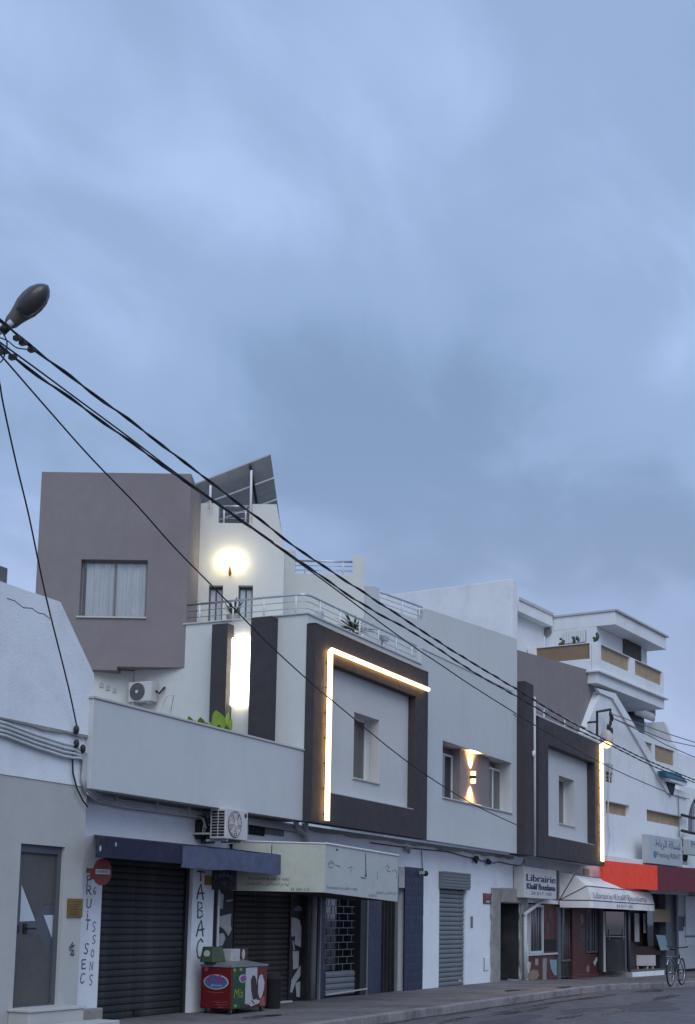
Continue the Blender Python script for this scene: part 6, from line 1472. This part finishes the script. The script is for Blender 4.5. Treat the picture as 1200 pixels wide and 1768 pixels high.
# banana plants in the raised courtyard, lit from the added glow panel
XBn = 19.55; zfl = ZS+0.15
yb1, zt_ = F0.hitx(374, 1228, XBn); yb2, zt2_ = F0.hitx(336, 1240, XBn)
bn1 = potted('banana_plant', 'bright green broad-leaved plant behind terrace wall before charcoal pillar', XBn, yb1-0.12, zfl, 0.35, 0.2)
def bl(parent, base, pxtip, X, w, droop):
    y, z = F0.hitx(pxtip[0], pxtip[1], X); v, f = blade_leaf(base, (X, y, z+droop), w*1.25, droop, faces=(-0.9+random.uniform(-.3, .3), -0.35+random.uniform(-.6, .6), 0.25+random.uniform(-.4, .4)), n=12, pw=1.4, fold=0.45); MB().addw(v, f).build('leaf', 'leaf', parent, smooth=True)
B1 = (XBn+0.1, yb1-0.12, zfl+0.95)
for tip, dx, w, dr_ in [((372, 1226), -0.05, 0.105, 0.02), ((383, 1233), 0.10, 0.07, 0.03), ((395, 1228), 0.28, 0.045, 0.0), ((391, 1252), -0.20, 0.06, 0.12), ((361, 1246), 0.30, 0.06, 0.06), ((378, 1250), -0.3, 0.07, 0.10), ((400, 1240), 0.15, 0.04, 0.05)]:
    bl(bn1, B1, tip, XBn+dx, w, dr_)
MB().tube([(XBn, yb1-0.12, zfl+0.25), B1], 0.045, 8, world=True).build('stem', 'leafd', bn1)
bn2 = potted('banana_plant', 'drooping lime-green broad leaves behind terrace wall left of charcoal pillar', XBn, yb2-0.05, zfl, 0.35, 0.2)
B2 = (XBn+0.1, yb2-0.12, zfl+1.0)
MB().tube([(XBn, yb2-0.05, zfl+0.25), B2], 0.04, 8, world=True).build('stem', 'leafd', bn2)
for tip, w in [((314, 1245), 0.07), ((326, 1236), 0.08), ((357, 1247), 0.07), ((346, 1238), 0.08), ((336, 1243), 0.05)]: bl(bn2, B2, tip, XBn+random.uniform(-0.3, 0.2), w, 0.12)
# yucca on the balcony
yx_, yz_ = F0.hit(610, 1092, -0.05)
yu = potted('yucca', 'spiky yucca rosette behind the balcony rail above framed box', yx_, -0.05, ZB-0.02, yz_-ZB+0.0, 0.15)
ry = random.Random(8); bb = []
for k in range(46):
    a = ry.uniform(0, 2*math.pi); el = ry.uniform(-0.1, 1.35); ln = ry.uniform(0.36, 0.56)
    base = (yx_, -0.05, yz_+0.05); tip = (yx_+ln*math.cos(a)*math.cos(el)*1.15, -0.05+ln*math.sin(a)*math.cos(el), yz_+0.05+ln*math.sin(el)*0.75)
    v, f = blade_leaf(base, tip, 0.018, 0.02+0.04*math.cos(el), 5, fold=0.5); MB().addw(v, f).build('leaf', 'leafd', yu)
# tall pot plant by the attic door
gx_ = FM.W((hm2(407, 1050)[0], YL2-0.45, 0))
pp = thing('potted_plant', 'dark leafy plant in tall planter below the lit globe lamp', 'plant', (gx_[0], gx_[1], ZB-0.02))
MB().tube([(gx_[0], gx_[1], ZB-0.02), (gx_[0], gx_[1], ZB+0.42)], 0.07, 10, world=True, r2=0.13).build('planter', 'conc', pp)
for k in range(22):
    a = ry.uniform(0, 2*math.pi); ln = ry.uniform(0.18, 0.36); base = (gx_[0], gx_[1], ZB+0.40); tip = (gx_[0]+ln*0.7*math.cos(a), gx_[1]+ln*0.7*math.sin(a), ZB+0.4+ln*ry.uniform(0.5, 1.2))
    v, f = blade_leaf(base, tip, 0.028, 0.03, 5); MB().addw(v, f).build('leaf', 'leafd', pp)
# floodlight on the balcony
fx_, fz_ = F0.hit(662, 1105, -0.30)
fl = thing('floodlight', 'small grey floodlight on a stand behind the balcony rail', 'floodlight', (fx_, -0.30, ZB))
boxo('head', 'metal', fl, fx_-0.12, fx_+0.14, -0.36, -0.26, fz_-0.02, fz_+0.08, bevel=0.01)
MB().tube([(fx_, -0.30, ZB-0.02), (fx_, -0.30, fz_)], 0.05, 8).build('stand', 'metal', fl)
bxx, bxz = F0.hit(552, 1063, -0.2)
tag(boxo('vent_cap', 'pipe', None, bxx-0.1, bxx+0.06, -0.26, -0.14, ZB-0.02, bxz+0.08, bevel=0.01), 'pale square vent cap behind the balcony rail near its corner', 'vent')
hx_, hz_ = F0.hit(558.5, 987, 1.2)

# ------------------------------------------------------------------ bicycle
zg_ = pz-0.12-0.03
g0 = ground_hit(1158, 1703.5, zg_); g1_ = ground_hit(1187, 1699, zg_)
dirb = np.array([g1_[0]-g0[0], g1_[1]-g0[1]]); 
angb = -3.0
FBk = Frame(g0[0], g0[1], angb); WB = 1.05; WR = 0.335
bk_ = thing('bicycle', 'black bicycle parked on its stand at the pavement edge near the laundry', 'bicycle', (float(g0[0]), float(g0[1]), zg_))
def wheel(x, lean=0.0):
    w = MB(FBk).tube([(x+WR*math.cos(a), 0, zg_+WR+0.02+WR*math.sin(a)) for a in np.linspace(0, 2*math.pi, 36, endpoint=False)], 0.022, 8, closed=True).build('wheel', 'rubber', bk_, smooth=True)
    MB(FBk).tube([(x+(WR-0.03)*math.cos(a), 0, zg_+WR+0.02+(WR-0.03)*math.sin(a)) for a in np.linspace(0, 2*math.pi, 36, endpoint=False)], 0.011, 6, closed=True).build('rim', 'chrome', w, smooth=True)
    s = MB(FBk)
    for k in range(18):
        a = 2*math.pi*k/18; s.tube([(x, 0.02*(-1)**k, zg_+WR+0.02), (x+(WR-0.03)*math.cos(a), 0, zg_+WR+0.02+(WR-0.03)*math.sin(a))], 0.0025, 3)
    o = s.build('spokes', 'chrome', w)
    MB(FBk).disc((x, 0, zg_+WR+0.02), 0.03, 'y', 0.09, 12).build('hub', 'chrome', w)
    MB(FBk).tube([(x+(WR+0.035)*math.cos(a), 0, zg_+WR+0.02+(WR+0.035)*math.sin(a)) for a in np.linspace(0.35, 2.6, 16)], 0.018, 6).build('mudguard', 'chrome', bk_, smooth=True)
wheel(0.0); wheel(WB)
zax = zg_+WR+0.02; bbp = (0.44, 0, zg_+0.29); st = (0.30, 0, zg_+0.80); hd_ = (0.84, 0, zg_+0.82); hd2 = (0.88, 0, zg_+0.68)
for nm, pth, r in [('down_tube', [bbp, hd2], 0.019), ('seat_tube', [bbp, st], 0.017), ('top_tube', [(0.33, 0, zg_+0.70), hd_], 0.016), ('head_tube', [hd2, hd_], 0.021)]:
    MB(FBk).tube(pth, r, 8).build(nm, 'bike', bk_, smooth=True)
for s_ in (-0.05, 0.05):
    MB(FBk).tube([bbp, (0.0, s_, zax)], 0.010, 6).build('chain_stay', 'bike', bk_); MB(FBk).tube([(0.33, 0, zg_+0.68), (0.0, s_, zax)], 0.009, 6).build('seat_stay', 'bike', bk_)
    MB(FBk).tube([hd2, (0.95, s_, zg_+0.5), (WB, s_, zax)], 0.012, 6).build('fork', 'bike', bk_)
MB(FBk).tube([st, (0.27, 0, zg_+0.93)], 0.013, 8).build('seat_post', 'chrome', bk_)
MB(FBk).ball((0.25, 0, zg_+0.95), 0.14, 0.075, 0.035, 14, 8).build('saddle', 'blackp', bk_, smooth=True)
MB(FBk).tube([hd_, (0.82, 0, zg_+0.96)], 0.013, 8).build('stem', 'chrome', bk_)
MB(FBk).tube([(0.66, -0.29, zg_+1.02), (0.80, -0.22, zg_+1.0), (0.84, 0, zg_+0.97), (0.80, 0.22, zg_+1.0), (0.66, 0.29, zg_+1.02)], 0.014, 8).build('handlebar', 'blackp', bk_, smooth=True)
MB(FBk).disc((bbp[0], -0.03, bbp[2]), 0.09, 'y', 0.006, 20).build('chainring', 'shutm', bk_)
MB(FBk).tube([(bbp[0], -0.05, bbp[2]), (bbp[0]+0.10, -0.07, bbp[2]-0.13)], 0.01, 6).build('crank', 'shutm', bk_); MB(FBk).box(bbp[0]+0.05, bbp[0]+0.15, -0.15, -0.06, bbp[2]-0.145, bbp[2]-0.12).build('pedal', 'blackp', bk_)
MB(FBk).tube([(0.36, 0.03, zg_+0.27), (0.26, 0.2, zg_)], 0.010, 6).build('kickstand', 'shutm', bk_)
MB(FBk).box(-0.16, 0.28, -0.06, 0.06, zg_+0.755, zg_+0.77).tube([(-0.12, 0.05, zg_+0.755), (0, 0.05, zax)], 0.006, 5).tube([(-0.12, -0.05, zg_+0.755), (0, -0.05, zax)], 0.006, 5).build('carrier', 'shutm', bk_)

scene.render.engine = 'CYCLES'
scene.cycles.max_bounces = 6; scene.cycles.diffuse_bounces = 4; scene.cycles.transparent_max_bounces = 8
